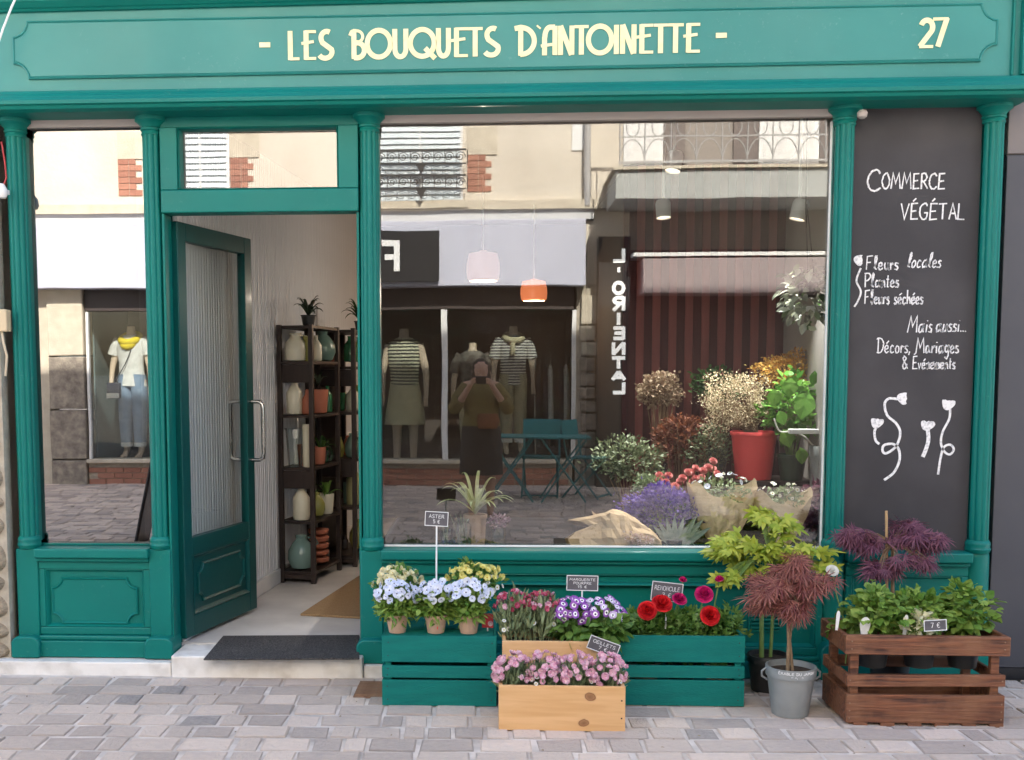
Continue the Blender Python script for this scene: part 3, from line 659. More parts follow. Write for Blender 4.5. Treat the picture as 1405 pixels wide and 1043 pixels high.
obj('fascia_panel', raised(notched(x0,z0,x1,z1,.068,z0r,z1r), FY-.0005, [(0,0),(.001,.009),(.006,.013),(.010,.008),(.013,.011),(.018,.011)], field=True), GREEN_F, shop)
# ---- painted letters
LY = FY-.0122
def sgn(gl):
    return {
 'L':[('v',[(.12,1),(.12,0)]),('h',[(.1,.04),(1,.04)])],
 'E':[('v',[(.32,1),(.32,0)]),('h',[(.25,.96),(1,.96)]),('h',[(.0,.56),(.85,.62)]),('h',[(.25,.04),(1,.04)])],
 'S':[('v',arc(.58,.74,.36,.22,60,200,12)+[(.3,.58),(.68,.42)]+arc(.48,.26,.42,.22,20,-150,12))],
 'B':[('v',[(.3,1),(.3,0)]),('h',[(.05,.8),(.15,.93),(.3,.97)]+arc(.45,.76,.38,.2,90,-90,12)+[(.3,.56)]),('v',[(.3,.53)]+arc(.5,.29,.42,.26,90,-90,12)+[(.3,.04)])],
 'O':[('v',arc(.5,.5,.42,.46,0,360,32))],
 'U':[('v',[(.14,1),(.14,.32)]+arc(.5,.32,.36,.28,180,360,14)+[(.86,1)])],
 'Q':[('v',arc(.5,.5,.42,.46,0,360,32)),('v',[(.6,.32),(.95,-.04)])],
 'T':[('h',[(-.08,.96),(1.08,.96)]),('v',[(.5,1),(.5,0)])],
 'D':[('v',[(.28,1),(.28,0)]),('v',[(.0,.93),(.28,.97)]+arc(.3,.5,.6,.46,80,-80,18)+[(.26,.04)])],
 "'":[('v',[(.55,1),(.35,.82)])],
 'A':[('v',[(.22,0),(.22,.6)]+arc(.56,.64,.32,.32,180,90,8)+[(.84,.96)]),('v',[(.84,1),(.84,0)]),('h',[(.0,.32),(.84,.38)])],
 'N':[('v',[(.14,0),(.14,1)]),('v',[(.14,1),(.86,0)]),('v',[(.88,0),(.88,1)])],
 'I':[('v',[(.5,1),(.5,0)])],
 '2':[('v',arc(.5,.72,.38,.25,160,-30,14)+[(.08,.06)]),('h',[(.05,.05),(.95,.05)])],
 '7':[('h',[(.0,.95),(1,.95)]),('v',[(.9,.98),(.35,0)])], '-':[('v',[(0,.5),(1,.5)])]}[gl]
def letter(gl, a, b, pt, pb, wv=.0215, wh=.0125):
    (xa, zb), (xb, _) = F(a,pb,LY), F(b,pb,LY); zt2 = F(a,pt,LY)[1]; mb = MB(); W_, H_ = xb-xa, zt2-zb
    for k, (kd, p) in enumerate(sgn(gl)):
        ribbon(mb, [(u*W_, v*H_) for u, v in p], wv if kd == 'v' else wh, (xa,LY,zb), (1,0,0), (0,0,1), (0,-1,0), d0=k*.0003, th=.003)
    return obj('letter', mb, CREAM, fascia)
base = lambda px: 83-.0188*(px-395)
for gl, a, b in [('L',397,411),('E',414,434),('S',436,458),('B',479,502),('O',501,539),('U',539,560),('Q',560,599),('U',599,618),('E',619,642),('T',643,661),('S',663,686),
                 ('D',706,736),("'",736,743),('A',742,765),('N',766,787),('T',789,806),('O',804,842),('I',841,850),('N',851,872),('E',873,896),('T',898,914),('T',917,936),('E',937,960)]:
    bb = base((a+b)/2); tp = bb-40
    if gl == "'": bb -= 30
    letter(gl, a, b, tp, bb)
letter('-',356,371,57,67); letter('-',982,997,44,54); letter('2',1260,1281,27,66.5); letter('7',1279,1300,24.5,64.5)

# ---- big window frames / panes / sills
def rail(name, x0, x1, z0, z1, y0, y1, b=.004, mat=GREEN, parent=shop, z0r=None, z1r=None):
    z0r = z0 if z0r is None else z0r; z1r = z1 if z1r is None else z1r
    return obj(name, MB().prism([(x0,z0),(x1,z0r),(x1,z1r),(x0,z1)], y0, y1), mat, parent, bevel=b, smooth=False)
xs = PX; hw = .046
ztop = F(38,156,0)[1] + .02
def pane(x0, x1, z0, z1, mat, y=GLASS_Y): return obj('window_pane', MB().box(x0,x1,y,y+.006,z0,z1), mat, shop)
pane(xs[0]+.03, xs[1]-.03, ZW-.02, 2.60, GLASS_LEFT)
pane(xs[2]+.03, xs[3]-.03, ZW-.02, 2.60, GLASS_MAIN)
# pale bead round the main pane
for (a, b) in ((0,1),(2,3)):
    rail('glazing_bead', xs[a]+hw-.002, xs[b]-hw+.002, ZW+.0, ZW+.008, .045, .059, .001, WHITE if a == 2 else GREEN)
    rail('glazing_bead', xs[b]-hw-.006, xs[b]-hw+.002, ZW+.009, 2.5, .045, .059, .001, WHITE if a == 2 else GREEN)
BLIND = M('grey_blind_box', (.42,.38,.36), .8, (.36,.33,.31), vs=3)
rail('blind_box', xs[2]+.045, xs[3]-.045, F(700,165)[1], F(700,140)[1], .02, .055, .002, BLIND)
rail('blind_box', xs[0]+.045, xs[1]-.045, F(120,173)[1], F(120,150)[1], .02, .055, .002, BLIND)
def riser(i0, i1, zs0, vent=False, foot=.066):
    a, b = xs[i0]+.05, xs[i1]-.05
    rail('sill', a-.004, b+.004, ZW-.048, ZW-.002, -.055, .07, .008)
    rail('sill_moulding', a, b, ZW-.067, ZW-.050, -.035, .03, .006)
    rail('riser_board', a-.02, b+.02, foot+.03, ZW-.05, .012, .06, .0)
    # framed recess
    zT, zB = ZW-.105, foot+.135
    if i0 >= 2: zT = ZW-.115
    obj('frame_rail', MB().box(a,b,-.012,.012,zT,ZW-.068), GREEN, shop, bevel=.004)
    obj('frame_rail', MB().box(a,b,-.012,.012,foot+.10,zB), GREEN, shop, bevel=.004)
    for (u, v) in ((a,a+.03),(b-.03,b)): obj('frame_rail', MB().box(u,v,-.011,.012,zB+.001,zT-.001), GREEN, shop, bevel=.004)
    obj('recess_moulding', raised([(a+.03,zB),(b-.03,zB),(b-.03,zT),(a+.03,zT)], .012, [(0,.018),(.004,.02),(.008,.014),(.014,.004),(.016,0)]), GREEN, shop)
    # plinth
    rail('plinth_moulding', a, b, foot+.078, foot+.099, -.035, .02, .006)
    rail('plinth_board', a-.03, b+.03, foot, foot+.077, -.05, .02, .004)
    return a, b, zB, zT
a, b, zB, zT = riser(0, 1, 0)
xa, zc1 = F(69.5,792,0); xb, zc0 = F(190,857,0)
obj('plaque', raised(notched(xa,zc0,xb,zc1,.048), .0118, [(0,0),(.001,.010),(.005,.014),(.009,.011),(.013,.006),(.02,.006)], field=True), GREEN, shop)
a, b, zB, zT = riser(2, 3, 0, foot=.0)
sweep('sill_bead', [(.012,0),(-.02,.0),(-.028,.006),(-.02,.014),(.012,.016)], a+.0, F(700,800)[1]-.008, b, F(700,800)[1]-.008)
# louvred vent
(vx0, vz1), (vx1, vz0) = F(1028,822), F(1072,868)
vent = obj('vent_frame', raised([(vx0,vz0),(vx1,vz0),(vx1,vz1),(vx0,vz1)], .0118, [(0,0),(.0,.008),(.008,.008),(.009,0)]), GREEN, shop)
for i in range(7):
    zz = vz0+.014+(vz1-vz0-.02)*i/7; obj('louvre', MB().prism([(vx0+.01,zz),(vx1-.01,zz),(vx1-.01,zz+.009),(vx0+.01,zz+.009)], .0,.0117), GREEN, vent, bevel=.002)
a, b, zB, zT = riser(3, 4, 0, foot=.0)
# chalkboard bay
bx0, bx1 = xs[3]+.045, xs[4]-.045; CBY = .03
board = rail('chalk_board', bx0, bx1, ZW-.001, 2.62, CBY, .07, 0, CHALKB)
def chalk(txt, a, b, pt, pb, sw=.0062, **k):
    (xa, zb), (xb, _) = F(a,pb,CBY), F(b,pb,CBY); zt2 = F(a,pt,CBY)[1]; mb = MB()
    sl_ = (F(b,pb,CBY)[1]-zb)/(xb-xa) - .004
    write(mb, txt, (xa,CBY-.0006,zb), (1,0,sl_), (0,0,1), (0,-1,0), xb-xa, zt2-zb, sw*.86, jit=.0007, **k); return obj('chalk_line', mb, CHALK, board)
chalk('C', 1190,1208,233,262, .009); chalk('OMMERCE',1210,1296,238,259,.0075)
chalk('V\u00c9G\u00c9TAL',1236,1323,279,301,.0075)
chalk('Fleurs',1188,1232,351,370,.0065); chalk('locales',1245,1290,347,367,.0062,slant=.15)
chalk('Plantes',1186,1233,375,394,.0065); chalk('Fleurs s\u00e9ch\u00e9es',1186,1266,398,417,.0065)
chalk('Mais',1245,1278,434,456,.0065,slant=.1); chalk('aussi...',1284,1325,434,455,.0065,slant=.1); chalk('D\u00e9cors, Mariages',1203,1315,464,484,.0062); chalk('& \u00c9v\u00e9nements',1238,1310,489,506,.0062)
def cflower(head, hr, stem, w=.010, sq=(1,1), ang=0):
    mb = MB(); sp = [F(x,y,CBY) for x,y in stem]
    ribbon(mb, catm(sp, 7), w, (0,CBY-.0006,0), (1,0,0), (0,0,1), (0,-1,0), th=.001)
    cx, cz = F(head[0],head[1],CBY); n = 22; P = []
    for i in range(n):
        a = 2*PI*i/n; r = hr*(1+.1*math.sin(3*a+1)); dx, dz = r*sq[0]*math.cos(a), r*sq[1]*math.sin(a)
        if dz > hr*.5: dz = hr*.5+random.uniform(-.1,.12)*hr
        P.append((cx+dx*math.cos(ang)-dz*math.sin(ang), cz+dx*math.sin(ang)+dz*math.cos(ang)))
    mb.prism(P, CBY-.0022, CBY-.0004); return obj('chalk_flower', mb, CHALK, board)
Z8 = lambda x, y: (1170+x/4.535, 440+y/4.535)
cflower(Z8(315,483), .027, [Z8(*p) for p in [(280,488),(225,485),(198,520),(215,590),(270,640),(295,700),(270,780),(210,825),(185,810),(195,775),(250,768),(285,800),(290,870),(255,945),(195,992)]], .011, ang=-PI/2)
cflower(Z8(150,630), .028, [Z8(*p) for p in [(152,655),(135,690),(142,745),(165,768)]], .011)
cflower(Z8(465,648), .031, [Z8(*p) for p in [(465,670),(470,740),(455,800),(435,848)]], .017, sq=(1,.8))
cflower(Z8(594,515), .029, [Z8(*p) for p in [(605,540),(600,610),(560,690),(548,760),(570,815),(605,832),(628,800),(605,772),(565,790),(545,860),(530,958)]], .010)
cflower((1179,357), .024, [(1181,368),(1175,385),(1181,400),(1177,413),(1172,421)], .008, ang=-PI/2)
t = obj('small_lamp', MB().lathe([(.010,0),(.020,.008),(.022,.026),(.014,.036)], n=14), BLIND, shop, smooth=True, loc=(F(1183,160,-.06)[0],-.06,F(1183,163,-.06)[1]))

# ---- door case
dx0, dx1 = xs[1]+hw, xs[2]-hw; DH = F(350,293,.03)[1]
zA, zBt = F(350,262,.03)[1], F(350,176,.03)[1]; pxl, pxr = F(247,220,.03)[0], F(466,220,.03)[0]
rail('transom_bar', dx0, dx1, DH, zA, -.02, .09, .005)
rail('transom_rail', dx0, dx1, zBt, 2.62, -.0, .09, .003)
rail('transom_stile', dx0, pxl, zA+.001, zBt-.001, -.018, .09, .004); rail('transom_stile', pxr, dx1, zA+.001, zBt-.001, -.018, .09, .004)
obj('transom_moulding', raised([(pxl,zA),(pxr,zA),(pxr,zBt),(pxl,zBt)], .012, [(0,.02),(.005,.026),(.009,.012),(.012,-.03)]), GREEN, shop)
pane(pxl-.004, pxr+.004, zA-.004, zBt+.004, GLASS_TOP, .045)
rail('door_jamb', dx0, dx0+.012, .099, DH-.001, -.012, .10, .004)
rail('door_jamb', dx1-.012, dx1, .099, DH-.001, .0, .10, .003)
# ---- open door leaf (local: x along the leaf from the hinge, y = thickness, z up)
DW, DT = .735, .045; hinge = (dx0+.020, .095, .103); dang = math.atan2(.70, .185)
dd = thing('_', '_', '_'); bpy.data.objects.remove(dd)
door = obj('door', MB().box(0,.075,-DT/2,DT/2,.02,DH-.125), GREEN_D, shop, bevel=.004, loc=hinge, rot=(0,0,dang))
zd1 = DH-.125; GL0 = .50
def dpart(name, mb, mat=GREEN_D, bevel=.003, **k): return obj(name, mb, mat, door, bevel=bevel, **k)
dpart('door_stile', MB().box(DW-.075,DW,-DT/2,DT/2,.02,zd1)); dpart('door_rail', MB().box(.076,DW-.076,-DT/2+.001,DT/2-.001,zd1-.085,zd1))
dpart('door_rail', MB().box(.076,DW-.076,-DT/2+.001,DT/2-.001,GL0-.085,GL0)); dpart('door_rail', MB().box(.076,DW-.076,-DT/2+.001,DT/2-.001,.02,.12))
dpart('door_panel', MB().box(.074,DW-.074,-.009,.009,.118,GL0-.083))
dpart('door_glass', MB().box(.072,DW-.072,-.003,.003,GL0,zd1-.084), GLASS_DOOR, bevel=0)
for sgn_ in (-1,1):
    pl = raised(notched(.13,.17,DW-.13,GL0-.135,.045), 0, [(0,0),(.001,.010),(.005,.014),(.009,.010),(.014,.006)], field=True)
    if sgn_ > 0:
        pl.v = [(DW-x,-y,z) for x,y,z in pl.v]
    dpart('door_plaque', pl, bevel=0, loc=(0,sgn_*.009,0))
    fr = raised([(.078,.122),(DW-.078,.122),(DW-.078,GL0-.087),(.078,GL0-.087)], 0, [(0,.013),(.004,.015),(.012,.006),(.02,0)])
    if sgn_ > 0: fr.v = [(DW-x,-y,z) for x,y,z in fr.v]
    dpart('panel_moulding', fr, bevel=0, loc=(0,sgn_*.009,0))
    zz0, zz1 = .83, 1.14; yy = sgn_*(DT/2); q = sgn_*.075
    h = MB().tube([(DW-.042,yy,zz0),(DW-.042,yy+q*.7,zz0),(DW-.042,yy+q*.95,zz0+.012),(DW-.042,yy+q,zz0+.035),(DW-.042,yy+q,zz1-.035),(DW-.042,yy+q*.95,zz1-.012),(DW-.042,yy+q*.7,zz1),(DW-.042,yy,zz1)], .0105, 12)
    dpart('door_handle', h, STEEL, bevel=0, smooth=True)
dpart('door_closer_strip', MB().box(DW-.072,DW-.064,-.012,.012,GL0,zd1-.09), M('red_door_seal', (.20,.03,.04), .6), bevel=0)

# ================================================================== SHELL OF THE SHOP BUILDING
g = MB(); zt0 = max(zt_l,zt_r)+.10
g.box(-6.5, 6.5, .0, .35, zt0, 8.6); g.box(-1.35, 6.5, .02, 5, 8.76, 9.35); g.box(-6.5,-2.33,.02,.35,-.2,zt0); g.box(2.33+.0,6.5,.12,.35,-.2,zt0)  # second box: unseen block above the roof, added to shade the far shop windows
bw = thing('shop_building', 'cream rendered building wall rising above the green fascia', 'building')
obj('wall', g, RENDER, bw)
g = MB(); g.prism([(-6.6,8.61),(6.6,8.61),(6.6,8.75),(-6.6,8.75)], -.12, 9); obj('roof', g, DARKFRONT, bw)
for wx in (-4.6,-1.9,.9,3.6):
    f = obj('window', MB().box(wx-.5,wx+.5,-.03,.005,4.3,6.2), WHITE, bw); obj('pane', MB().box(wx-.42,wx+.42,-.035,-.031,4.38,6.12), SIGNBLK, f)
g = MB(); g.box(-6.6,-6.45,.351,9,-.2,8.6); g.box(6.45,6.6,.351,9,-.2,8.6); g.box(-6.6,6.6,9,9.15,-.2,8.6); obj('wall', g, RENDER, bw)
# rubble stone neighbour on the left, stones one by one
nb = thing('rubble_stone_wall', 'rough tan rubble stone wall at the left edge of the shopfront', 'wall')
obj('mortar_bed', MB().box(-3.4,-2.275,-.045,.02,-.02,2.62), LIME, nb)
z = .0; rs = random.Random(4)
smesh = []
for k in range(8):
    mb = MB(); n = 9; P = []
    for i in range(n):
        a = 2*PI*i/n+rs.uniform(-.2,.2); r = rs.uniform(.78,1); P.append((r*math.cos(a)*.5, r*math.sin(a)*.5))
    vs = [(x,0,z_) for x,z_ in P]+[(x*.88,-.03,z_*.88) for x,z_ in P]+[(x*.5,-.045+rs.uniform(-.006,.006),z_*.5) for x,z_ in P]; N = n
    fs = [(i,(i+1)%N,N+(i+1)%N,N+i) for i in range(N)]+[(N+i,N+(i+1)%N,2*N+(i+1)%N,2*N+i) for i in range(N)]+[tuple(2*N+i for i in range(N))]
    mb.add(vs, fs); smesh.append(mb.mesh('stone', TAN_STONE))
z = .05
while z < 2.58:
    h = rs.uniform(.08,.17); x = -2.30
    while x > -3.3:
        w = rs.uniform(.12,.26); so_ = link('stone', smesh[rs.randrange(8)], nb, (x-w/2+.02, -.04, z+h/2), (0,rs.uniform(-.1,.1),0), (w*1.12,1,h*1.12)); bs_ = so_.modifiers.new('sub','SUBSURF'); bs_.levels = bs_.render_levels = 2; x -= w
    z += h
# junction boxes and cable on that wall
t = thing('cable_box', 'beige cable box on the stone wall at mid height', 'cable box', (F(5,440,-.1)[0],-.10,F(5,440,-.1)[1]))
obj('box', MB().box(-.06,.022,-.02,.03,-.05,.05), M('beige_plastic', (.55,.44,.28), .5), t, bevel=.005)
obj('cable', MB().tube([(-.01,0,-.05),(.0,-.01,-.1),(.012,-.005,-.16),(-.005,.01,-.25)], .006), M('beige_cable', (.5,.42,.30), .6), t, smooth=True)
t = thing('wall_sensor', 'small white wall sensor high on the stone wall', 'sensor', (F(3,262,-.1)[0],-.11,F(3,262,-.1)[1]))
obj('housing', MB().lathe([(.0001,-.035),(.02,-.033),(.028,-.015),(.024,.012),(.012,.03),(.0001,.032)], n=16, cap=False), WHITE, t, smooth=True)
obj('bracket', MB().box(-.012,.012,.0,.06,-.01,.01), WHITE, t)
obj('cable', MB().tube([(0,.02,.02),(.012,.03,.06),(.008,.03,.13),(-.004,.03,.22)], .004), M('red_cable', (.35,.03,.03), .6), t)
tag(obj('cable', MB().tube([F(-6,70,-.2)[:1]+(-.2,)+F(-6,70,-.2)[1:], (F(4,40,-.2)[0],-.2,F(4,40,-.2)[1]), (F(14,10,-.2)[0],-.19,F(14,10,-.2)[1]), (F(22,-12,-.2)[0],-.18,F(22,-12,-.2)[1])], .005), WHITE), 'thin white cable hanging across the top left corner of the fascia', 'cable')
# slate grey neighbour on the right
nr = thing('grey_panel_facade', 'plain slate grey panelled facade to the right of the shop', 'facade')
zj = F(1392,212,.02)[1]
px0 = F(1377,500,0)[0]-.01
obj('panel', MB().box(px0,4.2,.02,.12,-.0+.045,zj-.004), GREY_PANEL, nr, bevel=.002)
obj('panel', MB().box(px0,4.2,.02,.12,zj+.004,2.75), GREY_LIGHT, nr, bevel=.002)
obj('joint', MB().box(px0,4.2,.03,.12,zj-.0035,zj+.0035), SIGNBLK, nr)
obj('base_strip', MB().box(px0,4.2,.015,.12,-.01,.043), SIGNBLK, nr)

# ================================================================== INTERIOR
WS = .10
def wallx(y): return -1.485+WS*y
g = MB(); ya, yb = .12, 4.6
g.add([(wallx(ya)-.02,ya,.1),(wallx(yb)-.02,yb,.1),(wallx(yb)-.02,yb,2.8),(wallx(ya)-.02,ya,2.8),(wallx(ya)-.2,ya,.1),(wallx(yb)-.2,yb,.1),(wallx(yb)-.2,yb,2.8),(wallx(ya)-.2,ya,2.8)],
      [(0,1,2,3),(5,4,7,6),(4,0,3,7),(1,5,6,2)])
lw_ = struct('left_shop_wall', g, BEAD)
bwid = .072; L = math.hypot(yb-ya, WS*(yb-ya)); nb_ = int(L/bwid); wa = math.atan2(1, WS)
bm = MB(); bm.add([(0,0,0),(0,0,2.68),(.006,-.009,0),(.006,-.009,2.68),(bwid*.42,-.006,0),(bwid*.42,-.006,2.68),(bwid*.5,-.012,0),(bwid*.5,-.012,2.68),(bwid*.58,-.006,0),(bwid*.58,-.006,2.68),(bwid-.006,-.009,0),(bwid-.006,-.009,2.68),(bwid-.0005,0,0),(bwid-.0005,0,2.68)],
   [(0,2,3,1),(2,4,5,3),(4,6,7,5),(6,8,9,7),(8,10,11,9),(10,12,13,11)])
bme = bm.mesh('board', BEAD)
for i in range(nb_):
    yy = ya + (yb-ya)*i/nb_; link('board', bme, lw_, (wallx(yy)-.019, yy, .105), (0,0,wa))
g = MB(); g.box(-.012,.0,0,0.001,0,.001)
sk = MB(); sk.box(0,L-.5,-.022,-.001,0,.09); obj('skirting_board', sk, WHITE, lw_, loc=(wallx(ya+.45)-.01,ya+.45,.104), rot=(0,0,wa), bevel=.004)
struct('back_shop_wall', MB().box(-1.3,1.0,4.6,4.75,.1,2.8), DARKWALL)
sx0, sx1, sy = F(862,400,1.9)[0], F(1075,450,1.9)[0], 1.9
struct('room_partition', MB().box(sx0-.03,sx0,1.93,4.6,.1,2.8), DARKWALL)
sw_ = struct('striped_back_wall', MB().box(sx0-.03,sx1+.3,sy+.012,sy+.08,.1,2.8), STRIPE_A)
sn = 19; swd = (sx1-sx0)/sn
sa = [MB().box(0,swd-.002,0,.010,0,2.68).mesh('board', m_) for m_ in (STRIPE_A, STRIPE_B)]
for i in range(sn): link('board', sa[i%2], sw_, (sx0+i*swd, sy+.001-(.004 if i%2 else 0), .104))
g = MB(); g.add([(1.60,.12,.1),(sx1,sy,.1),(sx1,sy,2.8),(1.60,.12,2.8),(1.75,.12,.1),(sx1+.15,sy,.1),(sx1+.15,sy,2.8),(1.75,.12,2.8)], [(1,0,3,2),(4,5,6,7),(0,4,7,3),(5,1,2,6)])
struct('right_shop_wall', g, GWALL)
struct('shop_ceiling', MB().box(-1.62,2.15,.11,4.75,2.66,2.8), CEIL)
# partition behind the left bay
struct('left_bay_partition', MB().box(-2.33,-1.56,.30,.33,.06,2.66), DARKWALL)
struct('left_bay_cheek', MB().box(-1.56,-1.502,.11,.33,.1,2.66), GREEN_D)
# window bench
wbz = ZW-.035
struct('window_bench', MB().box(xs[2]+.02,xs[3]+.05,.075,1.35,wbz-.03,wbz), M('dark_bench_top', (.018,.015,.014), .95, spec=.05))
struct('bench_front', MB().box(xs[2]+.02,xs[3]+.05,1.32,1.345,.104,wbz-.031), DARKWALL)
struct('bench_end', MB().box(xs[2]+.0,xs[2]+.02,.075,1.35,.104,wbz), DARKWALL)

# ---- lit pendants, spots
LAMP_P = M('rose_glass_shade', (.56,.32,.28), .4, emit=.06); LAMP_O = M('orange_glass_shade', (.66,.18,.07), .4, emit=.22); GLOW = M('lamp_glow', (1,.80,.6), .5, emit=.5)
def pendant(px0, px1, py0, py1, y, mat, label, en, colr):
    xa, zb = F(px0,py1,y); xb, zt_ = F(px1,py0,y); r = (xb-xa)/2; cx = (xa+xb)/2; h = zt_-zb
    t = thing('pendant_lamp', label, 'pendant lamp', (cx,y,zb), group='pendant lamps inside the shop')
    obj('shade', MB().lathe([(r*.80,0),(r*.95,h*.08),(r,h*.35),(r*.98,h*.6),(r*.85,h*.93),(r*.3,h),(.02,h*1.04)], n=28, cap=False), mat, t, smooth=True)
    obj('glow_disc', MB().lathe([(.0001,.006),(r*.78,.005),(r*.8,.0)], n=24, cap=False), GLOW, t)
    obj('cord', MB().tube([(0,0,h*1.04),(0,0,2.66-zb)], .004, 6), WHITE, t)
    l = bpy.data.lights.new('bulb','POINT'); l.energy = en; l.color = colr; l.shadow_soft_size = .004
    lo_ = bpy.data.objects.new('bulb', l); COL.objects.link(lo_); lo_.parent = t; lo_.location = (0,0,-.07)
pendant(640,686,345,386,2.2,LAMP_P,'pale rose drum pendant lamp, larger and nearer of the two behind the glass',2.2,(1,.85,.7))
pendant(714,751,384,413,3.5,LAMP_O,'orange drum pendant lamp hanging lower and deeper in the shop',2.2,(1,.66,.4))
def spot(px, py, y, label, tx, ty, tz, en):
    x, z = F(px,py,y); t = thing('ceiling_spot', label, 'spot lamp', (x,y,z), group='spot lamps under the shop ceiling')
    d = Vector((tx-x,ty-y,tz-z)).normalized(); q = d.to_track_quat('-Z','Y').to_euler()
    hd = obj('lamp_head', MB().lathe([(.040,-.05),(.042,.03),(.034,.05),(.0001,.052)], n=18, cap=False), WHITE, t, rot=q, smooth=True)
    obj('glow_disc', MB().lathe([(.0001,-.044),(.038,-.044)], n=18, cap=False), GLOW, hd)
    obj('stem', MB().tube([(0,0,.03),(0,0,2.66-z)], .008, 8), WHITE, t)
    l = bpy.data.lights.new('spot_bulb','SPOT'); l.energy = en; l.color = (1,.96,.92); l.spot_size = rad(75); l.spot_blend = .6; l.shadow_soft_size = .03
    lo_ = bpy.data.objects.new('spot_bulb', l); COL.objects.link(lo_); lo_.parent = t; lo_.location = d*.06; lo_.rotation_euler = q
spot(925,222,.75,'white spot lamp highest in the middle of the big window',.6,.5,.7,20)
spot(910,287,1.2,'white boxy spot lamp hanging under the ceiling left of centre right',1.0,1.0,.8,28)
spot(1097,288,.7,'white spot lamp near the right wall turned towards the plants',1.2,.7,.8,30)
spot(430,150,.8,'added white spot lamp out of view above the doorway, brightening the board wall',-1.2,1.6,1.1,30)  # added lamp, hidden by the cornice, lifts the board wall behind the door

# ---- mats
def quad_mat(name, label, pts, mat, zb, th, cat='doormat'):
    P = []
    for px, py in pts:
        d = CM @ np.array([(px-CX)/FPX, 1, -(py-CY)/FPX]); s = (zb+th-CAMZ)/d[2]; P.append((float(d[0]*s), float(CAMY+d[1]*s)))
    n = len(P); mb = MB(); mb.add([(x,y,zb) for x,y in P]+[(x,y,zb+th) for x,y in P], [tuple(range(n-1,-1,-1)), tuple(range(n,2*n))]+[(i,(i+1)%n,n+(i+1)%n,n+i) for i in range(n)])
    return tag(obj(name, mb, mat, bevel=.003), label, cat)
quad_mat('doormat', 'dark charcoal ribbed doormat lying on the white threshold', [(279,904),(493,903),(493,871),(306,872)], RUBBER, .1035, .008)
quad_mat('coir_mat', 'tan coir mat on the shop floor behind the door', [(412,842),(560,850),(560,770),(492,790)], COIR, .104, .012, 'mat')
# ================================================================== ACROSS THE STREET (seen mirrored in the glass)
OY = -8.3
def RX(px, y=OY): return R(px, 500, y)[0]
def RZ(py, px=700, y=OY): return R(px, py, y)[1]
opp = thing('cream_building', 'sunlit cream rendered building with pale shutters across the street', 'building')
XL, XR = -8.5, RX(862)
zb0, zb1 = RZ(390), RZ(283)        # shop band foot, upper wall foot
sl, sr = RX(118), RX(786)
g = MB(); g.box(XL,XR,OY-.3,OY,zb1,8.4); g.box(XL,XR,OY-.3,OY-.002,zb0+.0,zb1-.002); obj('wall', g, RENDER, opp)
obj('string_course', MB().prism([(XL,zb1-.05),(XR,zb1-.05),(XR,zb1+.06),(XL,zb1+.06)], OY+.10, OY), PALESTONE, opp)
ze = RZ(304)
obj('gutter_band', MB().box(XL,RX(812),OY,OY+.05,ze+.012,zb1-.052), M('pale_grey_band',(.55,.55,.55),.6), opp)
obj('band_line', MB().box(XL,RX(812),OY,OY+.04,ze-.008,ze+.01), IRON, opp)
zf = RZ(392,700,OY+.25)
band = obj('shop_band', MB().box(XL,RX(802,OY+.25),OY,OY+.25,zf,ze-.01), AWN, opp, bevel=.01)
# black sign with a white F
sg = obj('sign_panel', MB().box(RX(330,OY+.3),RX(603,OY+.3),OY+.26,OY+.31,RZ(386,560,OY+.3),RZ(316,560,OY+.3)), SIGNBLK, opp)
mb = MB(); (xa, za), (xb, zb) = R(523,372,OY+.32), R(548,329,OY+.32); w = xb-xa; h = zb-za; s_ = w*.33
mb.box(xb-s_,xb,OY+.315,OY+.325,za,zb); mb.box(xa,xb-s_-.001,OY+.315,OY+.325,zb-s_,zb); mb.box(xa+w*.15,xb-s_-.001,OY+.315,OY+.325,za+h*.36,za+h*.36+s_*.9); obj('letter', mb, WHITE, sg)
# left pier of stone blocks
pier = obj('stone_pier', MB().box(RX(40),RX(67),OY-.3,OY,-.2,zb0-.002), PALESTONE, opp)
for a, b, mt in ((392,486,PALESTONE),(486,561,GREYSTONE),(561,631,GREYSTONE),(631,690,GREYSTONE)):
    obj('block', MB().box(RX(68),RX(117),OY-.3,OY+.05,max(-.15,RZ(b-1.0)),RZ(a+.5)-.002), mt, pier, bevel=.015)
obj('wall_base', MB().box(XL,RX(39.5),OY-.3,OY,-.2,zb0-.002), PALESTONE, opp)
# shop recess, plinths
zs = RZ(630)
obj('shop_floor_slab', MB().box(sl,sr,OY-1.6,OY-.02,-.1,zs-.05), DARKWALL, opp)
obj('shop_back', MB().box(sl-.1,sr+.1,OY-1.7,OY-1.6,-.1,3.2), M('shop_interior_brown', (.11,.085,.075), .8), opp)
obj('shop_side', MB().box(sl-.12,sl-.001,OY-1.6,OY-.31,-.1,3.2), M('shop_side_blue', (.20,.26,.27), .6), opp)
obj('shop_side', MB().box(sr+.001,sr+.12,OY-1.6,OY-.31,-.1,3.2), DARKWALL, opp)
obj('shop_ceiling_slab', MB().box(sl-.1,sr+.1,OY-1.6,OY-.01,zb0+.05,zb0+.15), DARKWALL, opp)
obj('shop_lintel', MB().box(sl,sr,OY-.25,OY-.01,RZ(424),zb0-.003), DARKFRONT, opp)
obj('display_sill', MB().box(sl,sr,OY-.25,OY+.07,zs-.05,zs), PALESTONE, opp, bevel=.008)
pl = obj('brick_plinth', MB().box(sl,sr,OY-.25,OY-.012,-.1,zs-.052), LIME, opp)
bme_ = MB().box(-.105,.105,-.05,.0,-.031,.031).mesh('brick', BRICK)
nr_ = 0; zz = .035
